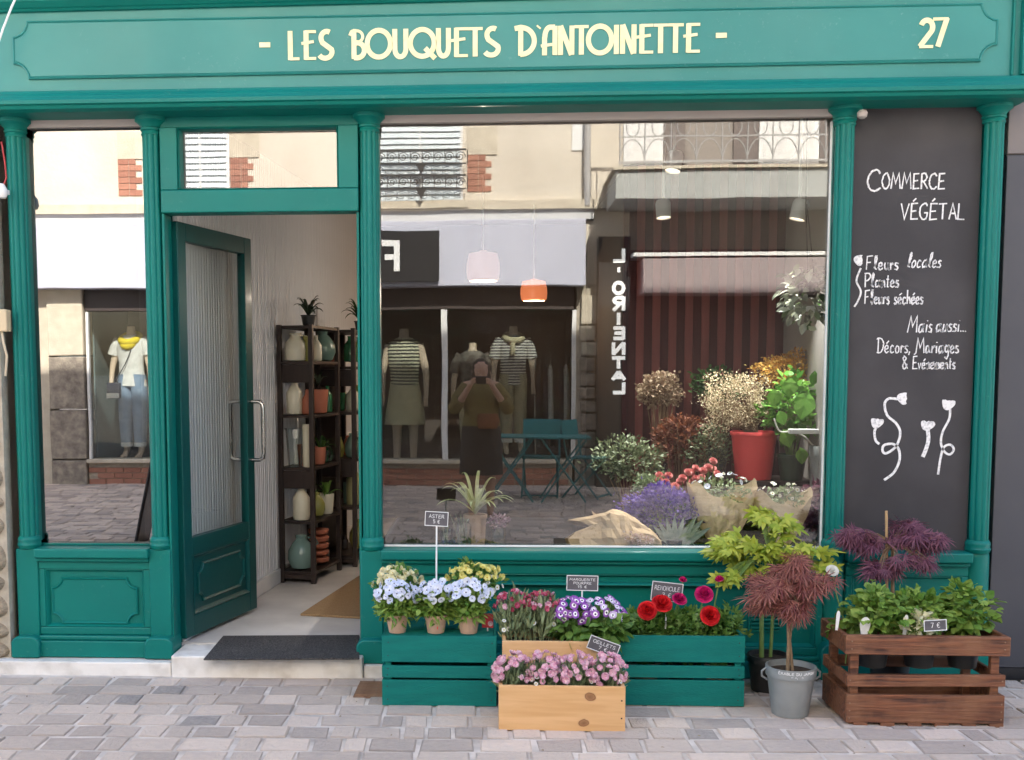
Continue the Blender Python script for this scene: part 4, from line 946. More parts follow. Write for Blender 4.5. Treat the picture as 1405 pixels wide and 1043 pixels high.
while zz < zs-.08:
    x = sl+.11+(.11 if nr_ % 2 else 0)
    while x < sr-.1:
        pxx = x
        if (x < RX(232)) or (RX(500) < x < RX(790)): link('brick', bme_, pl, (x, OY+.004, zz))
        x += .222
    zz += .073; nr_ += 1
for px, wd in ((610,.07),(787,.05),(121,.03)):
    x = RX(px); obj('window_post', MB().box(x-wd/2,x+wd/2,OY-.06,OY+.0,zs+.001,RZ(425)-.002), WHITE, opp)
GO = glass('far_shop_glass', .05, .4)
for a, b in ((123,318),(322,606),(613,784)): obj('window_pane', MB().box(RX(a),RX(b),OY-.04,OY-.034,zs,RZ(425)), GO, opp)
obj('window_post', MB().box(RX(319),RX(321),OY-.06,OY,zs+.001,RZ(425)-.002), WHITE, opp)
# quoin pillar
q = obj('quoin_pillar', MB().box(RX(790),RX(822),OY-.3,OY-.01,-.1,zb0-.003), LIME, opp)
for a, b, mt in ((406,446,PALESTONE),(448,468,PALESTONE),(470,489,PALESTONE),(492,510,GREYSTONE),(512,530,GREYSTONE),(532,548,GREYSTONE),(551,566,GREYSTONE),(568,590,GREYSTONE),(592,612,GREYSTONE),(614,640,GREYSTONE),(642,668,GREYSTONE)):
    j = random.uniform(-1.5,1.5); obj('block', MB().box(RX(796+j),RX(817+j),OY-.3,OY+.06,RZ(b),RZ(a)), mt, q, bevel=.015)
# upper wall: shuttered windows, brick quoins, railings
def scroll_rail(x0, x1, z, y, parent):
    r = obj('window_railing', MB().box(x0,x1,y-.012,y+.012,z+.155,z+.175), IRON, parent)
    obj('rail_bar', MB().box(x0,x1,y-.01,y+.01,z,z+.014), IRON, r)
    n = 8
    for i in range(n):
        cx = x0+(x1-x0)*(i+.5)/n; mb = MB(); rr = .06
        pts = [(cx+rr*(1-k/22)*math.cos(k*.55), y, z+.085+rr*(1-k/22)*math.sin(k*.55)) for k in range(20)]
        mb.tube(pts, .007, 5); mb.tube([(cx+.085,y,z),(cx+.085,y,z+.16)], .006, 5); obj('scroll', mb, IRON, r)
    obj('pendant_leaf', MB().prism([((x0+x1)/2-.06,z),((x0+x1)/2+.06,z),((x0+x1)/2,z-.12)], y-.006, y+.006), IRON, r)
def shuttered(pa, pb, pt_, pb_, rails=True):
    x0, x1 = RX(pa), RX(pb); z0_, z1_ = RZ(pb_), RZ(pt_); w = obj('window', MB().box(x0-.03,x1+.03,OY,OY+.03,z0_-.03,z1_+.9), WHITE, opp)
    z = z0_
    while z < z1_+.85:
        for s0, s1 in ((x0,(x0+x1)/2-.012),((x0+x1)/2+.012,x1)):
            obj('louvre', MB().add([(s0,OY+.034,z),(s1,OY+.034,z),(s1,OY+.055,z+.004),(s0,OY+.055,z+.004),(s0,OY+.034,z+.066),(s1,OY+.034,z+.066)], [(1,0,3,2),(2,3,4,5)]), SHUT, w)
        z += .075
    if rails: scroll_rail(x0-.05, x1+.08, RZ(228), OY+.2, w); scroll_rail(x0-.05, x1+.08, RZ(262), OY+.2, w)
    obj('window_sill', MB().box(x0-.1,x1+.1,OY,OY+.12,z0_-.09,z0_-.032), PALESTONE, w)
shuttered(248,318,178,272,False); shuttered(524,632,150,276,True); shuttered(-60,20,150,276,True)
for cx in (RX(642), RX(322), RX(170)):
    for i in range(9):
        z = RZ(262)+i*.073+(.45 if i > 6 else 0); wq = .22 if i % 2 else .29
        for k in range(2): obj('brick', MB().box(cx+k*.135,cx+k*.135+(.128 if k == 0 else wq-.14),OY,OY+.012,z,z+.065), BRICK, opp)
    obj('quoin_stone', MB().box(cx-.005,cx+.36,OY,OY+.016,RZ(212)+.0,RZ(174)), PALESTONE, opp)
obj('quoin_stone', MB().box(RX(783),RX(801),OY,OY+.016,RZ(208),RZ(165)), WHITE, opp)
obj('drain_pipe', MB().tube([(RX(803),OY+.08,RZ(285)),(RX(803),OY+.08,8.2)], .04, 10), IRONG, opp, smooth=True)
obj('gutter', MB().tube([(XL,OY+.2,8.3),(XR,OY+.2,8.3)], .07, 8), IRONG, opp)
# vertical restaurant sign
LYs = OY+.30
rst = thing('restaurant_front', 'dark brown restaurant front with vertical white lettering and a grey balcony above', 'building')
obj('wall', MB().box(XR,8.5,OY-.3,OY,RZ(345),8.4), M('grey_brown_render', (.30,.26,.23), .85, (.25,.22,.20), vs=2), rst)
obj('front_panel', MB().box(XR,8.5,OY-.3,OY-.001,-.2,RZ(345)-.002), DARKFRONT, rst)
vs_ = obj('vertical_sign', MB().box(RX(820,LYs),RX(864,LYs),OY-.3,LYs-.01,-.1,RZ(325,840,LYs)), SIGNBLK, rst)
LETGLOW = M('sign_letter_added_glow', (.8,.8,.78), .4, emit=.55)  # glow added so the shaded letters come out bright in the glass
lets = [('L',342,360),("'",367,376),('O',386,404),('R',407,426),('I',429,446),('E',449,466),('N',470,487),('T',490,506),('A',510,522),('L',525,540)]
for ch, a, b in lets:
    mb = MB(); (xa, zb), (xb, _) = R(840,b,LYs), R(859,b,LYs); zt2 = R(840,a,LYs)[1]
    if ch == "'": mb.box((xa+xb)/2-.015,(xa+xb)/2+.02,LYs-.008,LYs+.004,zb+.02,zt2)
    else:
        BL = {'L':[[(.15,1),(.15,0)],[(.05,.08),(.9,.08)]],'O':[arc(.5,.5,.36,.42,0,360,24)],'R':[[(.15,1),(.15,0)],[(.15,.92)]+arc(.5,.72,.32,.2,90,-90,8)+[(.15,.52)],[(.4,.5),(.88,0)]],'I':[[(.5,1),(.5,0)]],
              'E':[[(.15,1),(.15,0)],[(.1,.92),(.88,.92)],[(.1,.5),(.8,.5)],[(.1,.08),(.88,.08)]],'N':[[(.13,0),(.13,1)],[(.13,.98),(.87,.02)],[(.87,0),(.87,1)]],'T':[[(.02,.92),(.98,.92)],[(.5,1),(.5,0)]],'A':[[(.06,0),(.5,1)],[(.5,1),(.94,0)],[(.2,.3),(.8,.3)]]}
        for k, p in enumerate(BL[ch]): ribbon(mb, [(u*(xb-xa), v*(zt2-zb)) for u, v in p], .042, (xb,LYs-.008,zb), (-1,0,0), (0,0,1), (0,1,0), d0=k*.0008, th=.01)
    obj('letter', mb, LETGLOW, vs_)
# awning box with tube light line, menu wall
ab = obj('awning_box', MB().box(RX(880,OY+.5),RX(1300,OY+.5),OY,OY+.5,RZ(402,1000,OY+.5),RZ(354,1000,OY+.5)), M('mauve_awning_box', (.30,.25,.25), .7), rst, bevel=.01)
obj('awning_trim', MB().box(RX(868,OY+.52),RX(1300,OY+.52),OY,OY+.52,RZ(351,1000,OY+.52),RZ(346,1000,OY+.52)), WHITE, ab)
SY = OY+1.0
slab = obj('balcony_slab', MB().box(RX(842,SY),8.4,OY,SY,RZ(273,850,SY),RZ(233,850,SY)), SLABW, rst, bevel=.01)
obj('slab_cap', MB().box(RX(838,SY+.03),8.4,OY,SY+.04,RZ(233,850,SY)+.001,RZ(229,850,SY)), PALESTONE, slab)
zr0 = RZ(226,850,SY); rl = obj('balcony_railing', MB().box(RX(846,SY),8.4,SY-.05,SY-.03,zr0+.98,zr0+1.01), IRONG, rst)
x = RX(848,SY); i = 0
while x < 5.2:
    mb = MB(); yr = SY-.04
    mb.tube([(x,yr,zr0),(x,yr,zr0+1)], .009, 5)
    mb.tube([(x+.07*1,yr,zr0+1),(x+.07,yr,zr0+.4)]+[(x+.14-.07*math.cos(a),yr,zr0+.4-.09*math.sin(a)) for a in np.linspace(0,PI,8)]+[(x+.21,yr,zr0+1)], .007, 5)
    mb.tube([(x+.14+.14*math.cos(a),yr,zr0+.02+.26*math.sin(a)) for a in np.linspace(0,PI,12)], .007, 5)
    obj('baluster', mb, IRONG, rl); x += .28
obj('rail_bar', MB().box(RX(846,SY),8.4,SY-.047,SY-.033,zr0+.02,zr0+.045), IRONG, rl)
obj('rail_bar', MB().box(RX(846,SY),8.4,SY-.047,SY-.033,zr0+.30,zr0+.315), IRONG, rl)
for a, b in ((852,905),(1035,1115)):
    w = obj('window', MB().box(RX(a),RX(b),OY,OY+.03,zr0-.1,zr0+2.1), WHITE, rst)
    obj('curtain', MB().box(RX(a+6),RX(b-6),OY+.031,OY+.036,zr0+.02,zr0+2.0), C_WHITE, w)
for a, b in ((905,935),(1000,1034),(1116,1150)):
    w = obj('shutter', MB().box(RX(a),RX(b),OY,OY+.03,zr0,zr0+2.1), M('taupe_shutter', (.16,.13,.12), .7), rst)

# ---- mannequins
def limb(mb, pts, rs, n=10, m=0): mb.tube(pts, rs, n, m)
def mannequin(px, pfeet, ptop, y, label, top, bottom, kind, sleeves=.5, turn=0):
    x, z0_ = R(px,pfeet,y); H = R(px,ptop,y)[1]-z0_; s = H/1.55
    t = thing('mannequin', label, 'mannequin', (x,y,z0_), turn, 'mannequins in the shop window opposite')
    b = MB()
    b.loft([(0,0,.9*s,.15*s,.10*s),(0,0,1.05*s,.125*s,.085*s),(0,0,1.25*s,.165*s,.105*s),(0,0,1.38*s,.17*s,.09*s),(0,0,1.43*s,.11*s,.07*s),(0,0,1.46*s,.055*s,.05*s),(0,0,1.55*s,.048*s,.046*s)], 16)
    for sd_ in (-1,1):
        limb(b, [(sd_*.165*s,0,1.38*s),(sd_*.215*s,.0,1.18*s),(sd_*.235*s,.01*s,1.08*s),(sd_*.245*s,.04*s,.86*s),(sd_*.24*s,.06*s,.80*s)], [.05*s,.042*s,.036*s,.025*s,.028*s])
        for f_ in range(4): limb(b, [(sd_*(.225+.012*f_)*s,.06*s,.80*s),(sd_*(.225+.014*f_)*s,.075*s,.72*s)], [.008*s,.005*s], 5)
        limb(b, [(sd_*.085*s,0,.92*s),(sd_*.09*s,0,.5*s),(sd_*.09*s,-.01*s,.46*s),(sd_*.09*s,-.01*s,.08*s),(sd_*.09*s,.05*s,.02*s),(sd_*.09*s,.13*s,.012*s)], [.09*s,.058*s,.052*s,.032*s,.03*s,.02*s])
    obj('figure_body', b, MANN, t, smooth=True)
    c = MB(); c.loft([(0,0,.84*s,.18*s,.125*s),(0,0,1.0*s,.155*s,.11*s),(0,0,1.12*s,.155*s,.105*s),(0,0,1.28*s,.185*s,.12*s),(0,0,1.39*s,.19*s,.10*s),(0,0,1.45*s,.085*s,.065*s)], 20)
    if sleeves:
        for sd_ in (-1,1): limb(c, [(sd_*.15*s,0,1.40*s),(sd_*.205*s,0,1.30*s),(sd_*(.215+.03*sleeves)*s,.0,(1.38-.36*sleeves)*s)], [.065*s,.065*s,.07*s])
    obj('shirt', c, top, t, smooth=True)
    c = MB()
    if kind == 'trousers':
        for sd_ in (-1,1): c.loft([(sd_*.08*s,0,.16*s,.065*s,.07*s),(sd_*.085*s,0,.45*s,.08*s,.085*s),(sd_*.08*s,0,.82*s,.095*s,.115*s),(sd_*.075*s,0,.98*s,.09*s,.105*s)], 14)
        obj('trousers', c, bottom, t, smooth=True)
        cf = MB()
        for sd_ in (-1,1): cf.loft([(sd_*.08*s,0,.13*s,.069*s,.074*s),(sd_*.08*s,0,.18*s,.069*s,.074*s)], 14)
        obj('cuff', cf, C_WHITE, t)
    else:
        n = 5; secs = [(0,0,.52*s,.225*s,.17*s),(0,0,.66*s,.215*s,.16*s),(0,0,.85*s,.185*s,.135*s),(0,0,1.02*s,.15*s,.1*s)]; c.loft(secs, 22); obj('skirt', c, bottom, t, smooth=True)
    return t, s
MY = OY-.45
t, s = mannequin(184,627,448,MY,'headless mannequin in white T-shirt and blue jeans with a yellow scarf',C_WHITE,C_JEAN,'trousers',.45,.1)
sc_ = MB(); sc_.tube([(.11*s*math.cos(a),.02+.10*s*math.sin(a),1.41*s-.05*s*math.sin(a)) for a in np.linspace(0,2*PI,20)], .045*s, 10); sc_.tube([(.07*s*math.cos(a),.08+.05*s*math.sin(a),1.36*s-.05*s*math.sin(a)) for a in np.linspace(0,2*PI,16)], .04*s, 10)
obj('scarf', sc_, C_YEL, t, smooth=True)
sc_ = MB(); sc_.tube([(.1*s,.10*s,1.4*s),(-.02*s,.14*s,1.1*s),(-.16*s,.13*s,.88*s)], .006, 6); obj('bag_strap', sc_, C_NAVY, t)
sc_ = MB(); sc_.box(-.25*s,-.09*s,.10*s,.16*s,.70*s,.88*s); bg_ = obj('handbag', sc_, C_NAVY, t, bevel=.015); sc_ = MB(); sc_.box(-.245*s,-.095*s,.155*s,.168*s,.705*s,.76*s); obj('bag_flap', sc_, C_WHITE, bg_)
mannequin(556,648,452,MY-.1,'mannequin in a bold striped top and cream skirt, leftmost in the big window reflection',C_STRIPE2,C_CREAMS,'skirt',.0,.1)
mannequin(648,636,470,MY,'mannequin in a dark flowered blouse standing behind the photographer',cloth('dark_floral', (.02,.02,.02), (.32,.28,.24)),C_CREAMS,'trousers',.6)
t, s = mannequin(704,622,448,MY,'mannequin in fine striped jersey and khaki trousers with cream scarf, beside the clothes rack',C_STRIPE,C_KHAKI,'trousers',.6,-.1)
sc_ = MB(); sc_.tube([(.11*s*math.cos(a),.03+.11*s*math.sin(a),1.42*s-.04*s*math.sin(a)) for a in np.linspace(0,2*PI,18)], .035*s, 8); sc_.tube([(-.02,.13*s,1.38*s),(-.03,.15*s,1.2*s)], .03*s, 8); obj('scarf', sc_, C_CREAMS, t, smooth=True)
# clothes rack
x0, zt2 = R(735,492,MY); x1 = R(783,492,MY)[0]
t = thing('clothes_rack', 'clothes rack with dark jackets and a white blouse in the reflected shop', 'clothes rack', ((x0+x1)/2,MY,zs))
hw_ = (x1-x0)/2; mb = MB(); mb.tube([(-hw_,0,0),(-hw_,0,zt2-zs),(hw_,0,zt2-zs),(hw_,0,0)], .012, 8); obj('rack_frame', mb, STEEL, t)
for i, mt in enumerate((C_BLK, C_NAVY, C_WHITE, C_BLK, C_NAVY, C_WHITE)):
    xx = -hw_+.06+i*(2*hw_-.12)/5; mb = MB(); L_h = 1.0 if mt is not C_WHITE else .75
    mb.loft([(xx,0,zt2-zs-.10-L_h,.06,.19),(xx,0,zt2-zs-.3,.045,.2),(xx,0,zt2-zs-.16,.03,.19),(xx,0,zt2-zs-.08,.012,.05)], 12); obj('garment', mb, mt, t, smooth=True)
    obj('hanger', MB().tube([(xx,-.17,zt2-zs-.13),(xx,0,zt2-zs-.06),(xx,0,zt2-zs+.02)], .004, 5), STEEL, t)

# ---- cafe table and chairs
def cafe_chair(px, y, rz, label):
    x = R(px,600,y)[0]; t = thing('cafe_chair', label, 'chair', (x,y,0), rz, 'teal cafe chairs across the street')
    obj('backrest', MB().add([(-.2,-.2,.66),(.2,-.2,.66),(.2,-.23,.86),(-.2,-.23,.86),(-.2,-.185,.66),(.2,-.185,.66),(.2,-.215,.86),(-.2,-.215,.86)], [(0,1,2,3),(5,4,7,6),(3,2,6,7),(1,0,4,5),(1,5,6,2),(4,0,3,7)]), TEAL, t)
    for k in range(5): obj('seat_slat', MB().box(-.2,.2,-.17+k*.075,-.11+k*.075,.44,.455), TEAL, t)
    for s_ in (-1,1):
        obj('leg', MB().tube([(s_*.2,-.23,.86),(s_*.2,-.16,.45),(s_*.2,.22,.0)], .011, 6), TEAL, t); obj('leg', MB().tube([(s_*.185,.17,.45),(s_*.185,-.22,.0)], .011, 6), TEAL, t)
    obj('crossbar', MB().tube([(-.2,.2,.03),(.2,.2,.03)], .009, 6), TEAL, t)
cafe_chair(742,-7.1,.1,'teal folding cafe chair with its back to the shop window, left of the table'); cafe_chair(806,-7.0,-1.1,'teal folding cafe chair turned sideways at the right of the table')
for px, lb in ((700,'small square teal cafe table nearer the photographer'),(772,'square teal cafe table beside the stone pillar')):
    y = -6.7; x = R(px,630,y)[0]; t = thing('cafe_table', lb, 'table', (x,y,0), 0, 'teal cafe tables across the street')
    obj('table_top', MB().box(-.28,.28,-.28,.28,.69,.71), TEAL, t, bevel=.004)
    for s_ in (-1,1): obj('leg', MB().tube([(-.24,s_*.2,0),(.24,s_*.2,.69)], .011, 6), TEAL, t); obj('leg', MB().tube([(.24,s_*.2,0),(-.24,s_*.2,.69)], .011, 6), TEAL, t)

# ---- the photographer, seen only in the glass
def skinned(name, joints, edges, radii, mat, parent, sub=2):
    me = bpy.data.meshes.new(name); me.from_pydata([tuple(j) for j in joints], edges, []); me.materials.append(mat)
    o = link(name, me, parent); md = o.modifiers.new('skin','SKIN'); md.use_smooth_shade = True
    lay = me.skin_vertices[0].data
    for i, r in enumerate(radii): lay[i].radius = (r,r) if not isinstance(r, tuple) else r; lay[i].use_root = (i == 0)
    sb = o.modifiers.new('sub','SUBSURF'); sb.levels = sub; sb.render_levels = sub; return o
PY = -5.32; pxx = R(660,600,PY)[0]
pp = thing('person', 'photographer in olive top and dark skirt holding a phone up, seen mirrored in the window', 'person', (pxx,PY,0), 0)
J = [(0,0,.90),(0,0,1.0),(0,.0,1.15),(0,-.01,1.27),(0,-.01,1.33),
     (-.15,0,1.26),(-.25,.04,1.03),(-.12,.2,1.24),(-.095,.235,1.29),
     (.15,0,1.26),(.25,.04,1.03),(.12,.2,1.24),(.095,.235,1.29),
     (-.085,0,.86),(-.09,.01,.46),(-.09,-.02,.09),(-.09,.1,.04),(.085,0,.86),(.09,.01,.46),(.09,-.02,.09),(.09,.1,.04)]
E_ = [(0,1),(1,2),(2,3),(3,4),(3,5),(5,6),(6,7),(7,8),(3,9),(9,10),(10,11),(11,12),(0,13),(13,14),(14,15),(15,16),(0,17),(17,18),(18,19),(19,20)]
rr = [(.15,.11),(.135,.1),(.15,.1),(.13,.085),.05,.052,.042,.028,.026,.052,.042,.028,.026,.095,.06,.038,.03,.095,.06,.038,.03]
body = skinned('body', J, E_, rr, SKIN, pp)
hd = MB(); hd.lathe([(.0001,-.12),(.035,-.115),(.06,-.085),(.073,-.03),(.078,.02),(.072,.07),(.045,.105),(.0001,.115)], n=20, cap=False, sy=1.15); hd.lathe([(.045,-.2),(.045,-.08)], n=12)
hd.tube([(0,.085,.0),(0,.108,-.025),(0,.088,-.035)], [.008,.015,.008], 6); hd.tube([(-.025,.083,-.06),(.025,.083,-.06)], .007, 6)
for s_ in (-1,1): hd.lathe([(.0001,-.013),(.012,0),(.0001,.013)], c=(s_*.03,.083,.005), n=8, cap=False); hd.lathe([(.0001,-.03),(.014,0),(.0001,.03)], c=(s_*.08,0,0), n=8, cap=False)
head = obj('head', hd, SKIN, pp, smooth=True, loc=(0,.0,1.395), rot=(-.15,0,0))
hr = MB(); hr.lathe([(.085,-.20),(.095,-.1),(.09,.0),(.086,.05),(.07,.09),(.04,.122),(.0001,.13)], c=(0,-.018,0), n=22, cap=False, sy=1.15)
hr.v = [(x, min(y,.05) if z < .06 else y, z) for x,y,z in hr.v]; obj('hair', hr, HAIR, head, smooth=True)
cl = MB(); cl.loft([(0,0,.88,.185,.14),(0,0,1.0,.165,.125),(0,0,1.14,.18,.125),(0,-.005,1.25,.19,.11),(0,-.01,1.30,.11,.08)], 22)
for s_ in (-1,1): cl.tube([(s_*.13,0,1.26),(s_*.21,.02,1.14),(s_*.25,.05,1.05),(s_*.2,.12,1.13)], [.068,.07,.066,.055], 10)
obj('top', cl, C_OLIVE, pp, smooth=True)
cl = MB(); cl.loft([(0,0,.42,.21,.17),(0,0,.65,.2,.16),(0,0,.84,.19,.145),(0,0,.95,.16,.12)], 22); obj('skirt', cl, C_DARK, pp, smooth=True)
cl = MB(); cl.loft([(.06,.15,.86,.09,.04),(.07,.16,.93,.11,.05),(.06,.15,1.0,.09,.035)], 14); obj('belt_bag', cl, C_ORANGE, pp, smooth=True)
for s_ in (-1,1):
    for k in range(4): obj('finger', MB().tube([(s_*.09,.235,1.275+.014*k),(s_*.075,.262,1.29+.014*k),(s_*.05,.268,1.295+.014*k)], [.009,.008,.006], 6), SKIN, body, smooth=True)
    obj('thumb', MB().tube([(s_*.09,.225,1.28),(s_*.07,.222,1.3),(s_*.05,.228,1.315)], [.010,.009,.007], 6), SKIN, body, smooth=True)
tag(obj('phone', MB().box(-.078,.078,.246,.254,1.28,1.355), SIGNBLK, bevel=.003, loc=(pxx,PY,0)), 'black phone held sideways in both hands of the photographer', 'phone')

# ---- black folding board on the street, seen in the side window
ay = -3.6; ax = R(233,720,ay)[0]
t = thing('pavement_board', 'black folding pavement board reflected at the bottom of the side window', 'sign board', (ax-.0,ay,0), rad(82))
for s_, nm in ((-1,'front_leaf'),(1,'rear_leaf')):
    mb = MB(); mb.add([(-.29,s_*.24,0),(.29,s_*.24,0),(.29,s_*.02,.98),(-.29,s_*.02,.98),(-.29,s_*.225,0),(.29,s_*.225,0),(.29,s_*.005,.98),(-.29,s_*.005,.98)], [(0,1,2,3),(5,4,7,6),(3,2,6,7),(1,0,4,5),(1,5,6,2),(4,0,3,7)]); obj(nm, mb, SIGNBLK, t)
    obj('wood_rim', MB().tube([(-.3,s_*.235,0),(-.3,s_*.015,1.0),(.3,s_*.015,1.0),(.3,s_*.235,0)], .014, 6), DARKWOOD, t)
# ================================================================== CRATES
def board(parent, name, x0,x1,y0,y1,z0,z1, mat, bevel=.002, rot=(0,0,0)):
    cx, cy, cz = (x0+x1)/2, (y0+y1)/2, (z0+z1)/2; w, d, h = (x1-x0)/2, (y1-y0)/2, (z1-z0)/2
    return obj(name, MB().box(-w,w,-d,d,-h,h), mat, parent, bevel=bevel, loc=(cx,cy,cz), rot=rot)
NAIL = M('dull_nail', (.03,.06,.055), .5, metal=.3)
def slat_crate(label, x0, x1, yf, yb, h, closed, group):
    t = thing('crate', label, 'crate', ((x0+x1)/2,(yf+yb)/2,.003), 0, group); w, d = (x1-x0)/2, (yb-yf)/2
    zs_ = [(.0,.37*h),(.40*h,.575*h),(.625*h,1.0*h)]
    for a, b in zs_:
        for s_, nm in ((-1,'slat'),(1,'slat')):
            y_ = -d if s_ < 0 else d-.012
            board(t, nm, -w,w, y_,y_+.012, a+random.uniform(0,.0015),b, CRATE_G, rot=(0,random.gauss(0,.0015),0))
            xx = -w if s_ < 0 else w-.012
            board(t, nm, xx,xx+.012, -d+.0125,d-.0125, a,b-.001, CRATE_G)
    for a, b in zs_:
        for sx_ in (-1,1):
            for zf_ in (.25,.75): obj('nail_head', MB().lathe([(.0032,0),(.0022,.001),(.0001,.0013)], n=8, cap=False), NAIL, t, loc=(sx_*(w-.024)+random.gauss(0,.002),-d-.0003,a+(b-a)*zf_), rot=(PI/2,0,0))
    for sx_ in (-1,1):
        for sy_ in (-1,1): board(t, 'corner_post', *(sorted((sx_*(w-.0125),sx_*(w-.038)))), *(sorted((sy_*(d-.0125),sy_*(d-.035)))), .002,h-.002, CRATE_G)
    n = 4
    for k in range(n):
        y0_ = -d+.0125+(2*d-.025)*k/n; z_ = (h-.013, h-.0005) if closed else (.012,.024)
        board(t, 'bottom_board', -w+.0125,w-.0125, y0_+.002,y0_+(2*d-.025)/n-.002, z_[0],z_[1], CRATE_G)
    return t
c1 = slat_crate('dark green slatted crate turned upside down, carrying three flower pots', -.468,.011,-.53,-.13,.298,True,'green slatted crates')
c2 = slat_crate('dark green slatted crate filled with red ranunculus', .515,1.041,-.487,-.13,.298,False,'green slatted crates')
c3 = slat_crate('dark green slatted crate almost hidden behind the two pine boxes', .03,.49,-.50,-.14,.17,True,'green slatted crates')
def pine_box(label, x0, x1, yf, yb, z0, h, mat):
    t = thing('pine_box', label, 'wooden box', ((x0+x1)/2,(yf+yb)/2,z0), 0, 'pale pine boxes'); w, d = (x1-x0)/2, (yb-yf)/2
    board(t, 'front_board', -w,w,-d,-d+.015,0,h, mat); board(t, 'back_board', -w,w,d-.015,d,0,h, PINE)
    board(t, 'side_board', -w,-w+.015,-d+.0152,d-.0152,0,h-.001, PINE); board(t, 'side_board', w-.015,w,-d+.0152,d-.0152,0,h-.001, PINE)
    board(t, 'bottom_board', -w+.015,w-.015,-d+.015,d-.015,.004,.014, PINE); return t
pb1 = pine_box('knotty pine box on the paving, full of small pink carnations', .019,.509,-.826,-.62,.003,.178, PINE_K)
pb2 = pine_box('pine box raised behind the knotty one, holding carnations and purple daisies', .035,.47,-.585,-.37,.172,.125, PINE)
for z_ in (.05,.12): board(pb1, 'joint_pin', .228,.234,-.1035,-.1025,z_,z_+.006, DARKWOOD, 0)
# old brown crate
t = wc = thing('crate', 'old brown stained wooden crate holding three black pots of strawberry plants', 'crate', (1.69,-.555,.003), rad(.5))
w, d, h = .305, .155, .365
for s_ in (-1,1):
    y0_ = -d if s_ < 0 else d-.018
    board(t, 'slat', -w,w,y0_,y0_+.018,.0+.012,.125, OLDWOOD, .003); board(t, 'slat', -w,w,y0_,y0_+.018,.158,.205, OLDWOOD, .003, rot=(0,.009*s_,0))
    board(t, 'top_rail', -w-.012,w+.012,y0_-.008*(s_<0),y0_+.018+.008*(s_>0),.285,.362, OLDWOOD, .005, rot=(0,-.006*s_,0))
    xx = -w if s_ < 0 else w-.016
    board(t, 'slat', xx,xx+.016,-d+.0185,d-.0185,.012,.124, OLDWOOD, .003); board(t, 'slat', xx,xx+.016,-d+.0185,d-.0185,.16,.204, OLDWOOD, .003)
    board(t, 'top_rail', *( (-w-.010,-w+.010) if s_<0 else (w-.01,w+.01)),-d+.0185,d-.0185,.288,.36, OLDWOOD, .004)
    for sy_ in (-1,1): board(t, 'corner_post', *(sorted((s_*(w-.017),s_*(w-.05)))), *(sorted((sy_*(d-.019),sy_*(d-.045)))), .0,.355, OLDWOOD, .003)
for k in range(5): board(t, 'bottom_board', -w+.017,w-.017,-d+.019+k*.055,-d+.068+k*.055,.014,.024, OLDWOOD, .002)
for k in range(6): board(t, 'foot_block', -w+.03+k*.105,-w+.085+k*.105,-d+.001,-d+.03,-.003,.0115, OLDWOOD, .002)
for xx in (-w+.012,w-.012):
    for zz_ in (.03,.06,.09,.182,.31,.34):
        obj('nail_head', MB().lathe([(.0035,0),(.0025,.0012),(.0001,.0015)], n=8, cap=False), RUST, t, loc=(xx,-d-(.009 if zz_>.28 else .0005),zz_), rot=(PI/2,0,0))

# ================================================================== TAGS
def price_tag(label, px, py, wpx, hpx, y, foot, lines, tilt=0, yaw=0, sw=.0018):
    x, z = F(px,py,y); k = (y-CAMY)/FPX; w, h = wpx*k, hpx*k
    t = thing('price_tag', label, 'price tag', (x,y,z), yaw, 'slate price tags on white sticks')
    pl = obj('tag_plate', MB().box(-w/2,w/2,-.0015,.0015,-h/2,h/2), SLATE, t, rot=(0,tilt,0))
    obj('tag_rim', raised([(-w/2,-h/2),(w/2,-h/2),(w/2,h/2),(-w/2,h/2)], -.0015, [(-.0005,-.001),(-.0005,.0018),(.0022,.0018),(.0024,-.001)]), TAGRIM, pl)
    n = len(lines); mb = MB()
    for i, (tx, wf) in enumerate(lines):
        hh = h*.7/n*.66; zz_ = h/2-.16*h-(i+.78)*(h*.72/n); ww = w*.82*wf
        write(mb, tx, (-ww/2,-.0017,zz_), (1,0,0), (0,0,1), (0,-1,0), ww, hh, sw, th=.0006)
    obj('tag_writing', mb, TAGRIM, pl)
    if foot: obj('stick', MB().tube([(0,.003,-h/2),(-.003*1,.004,foot-z)], .0035, 8), TAGRIM, t)
    return t
price_tag('slate price tag on a tall white stick above the left flower pots', 599,712,32,20,-.40,.39,[('ASTER',.8),('5 \u20ac',.35)], rad(3))
price_tag('slate price tag standing over the purple daisies', 799,800,43,21,-.45,.35,[('MARGUERITE',1),('POURPRE',.7),('15 \u20ac',.35)], rad(1), sw=.0014)
price_tag('small tilted slate price tag leaning on the upper pine box', 828,887,43,19,-.62,.21,[('OEILLETS',.9),('7 \u20ac',.35)], rad(20))
price_tag('slate price tag behind the red ranunculus blooms', 915,812,42,26,-.36,.30,[('RENONCULE',1),('3 \u20ac',.35)], rad(6), sw=.0017)

# ================================================================== PLANTS ON THE STREET
def potted(name, label, cat, x, y, z, rt, rb, h, potm, group=None, rz=0, rim=.14, soil=True, potname='pot'):
    t = thing(name, label, cat, (x,y,z), rz, group); a, b = pot_mb(rt, rb, h, rim)
    p = obj(potname, a, potm, t, smooth=True)
    if soil: obj('soil', b, SOIL, t)
    return t
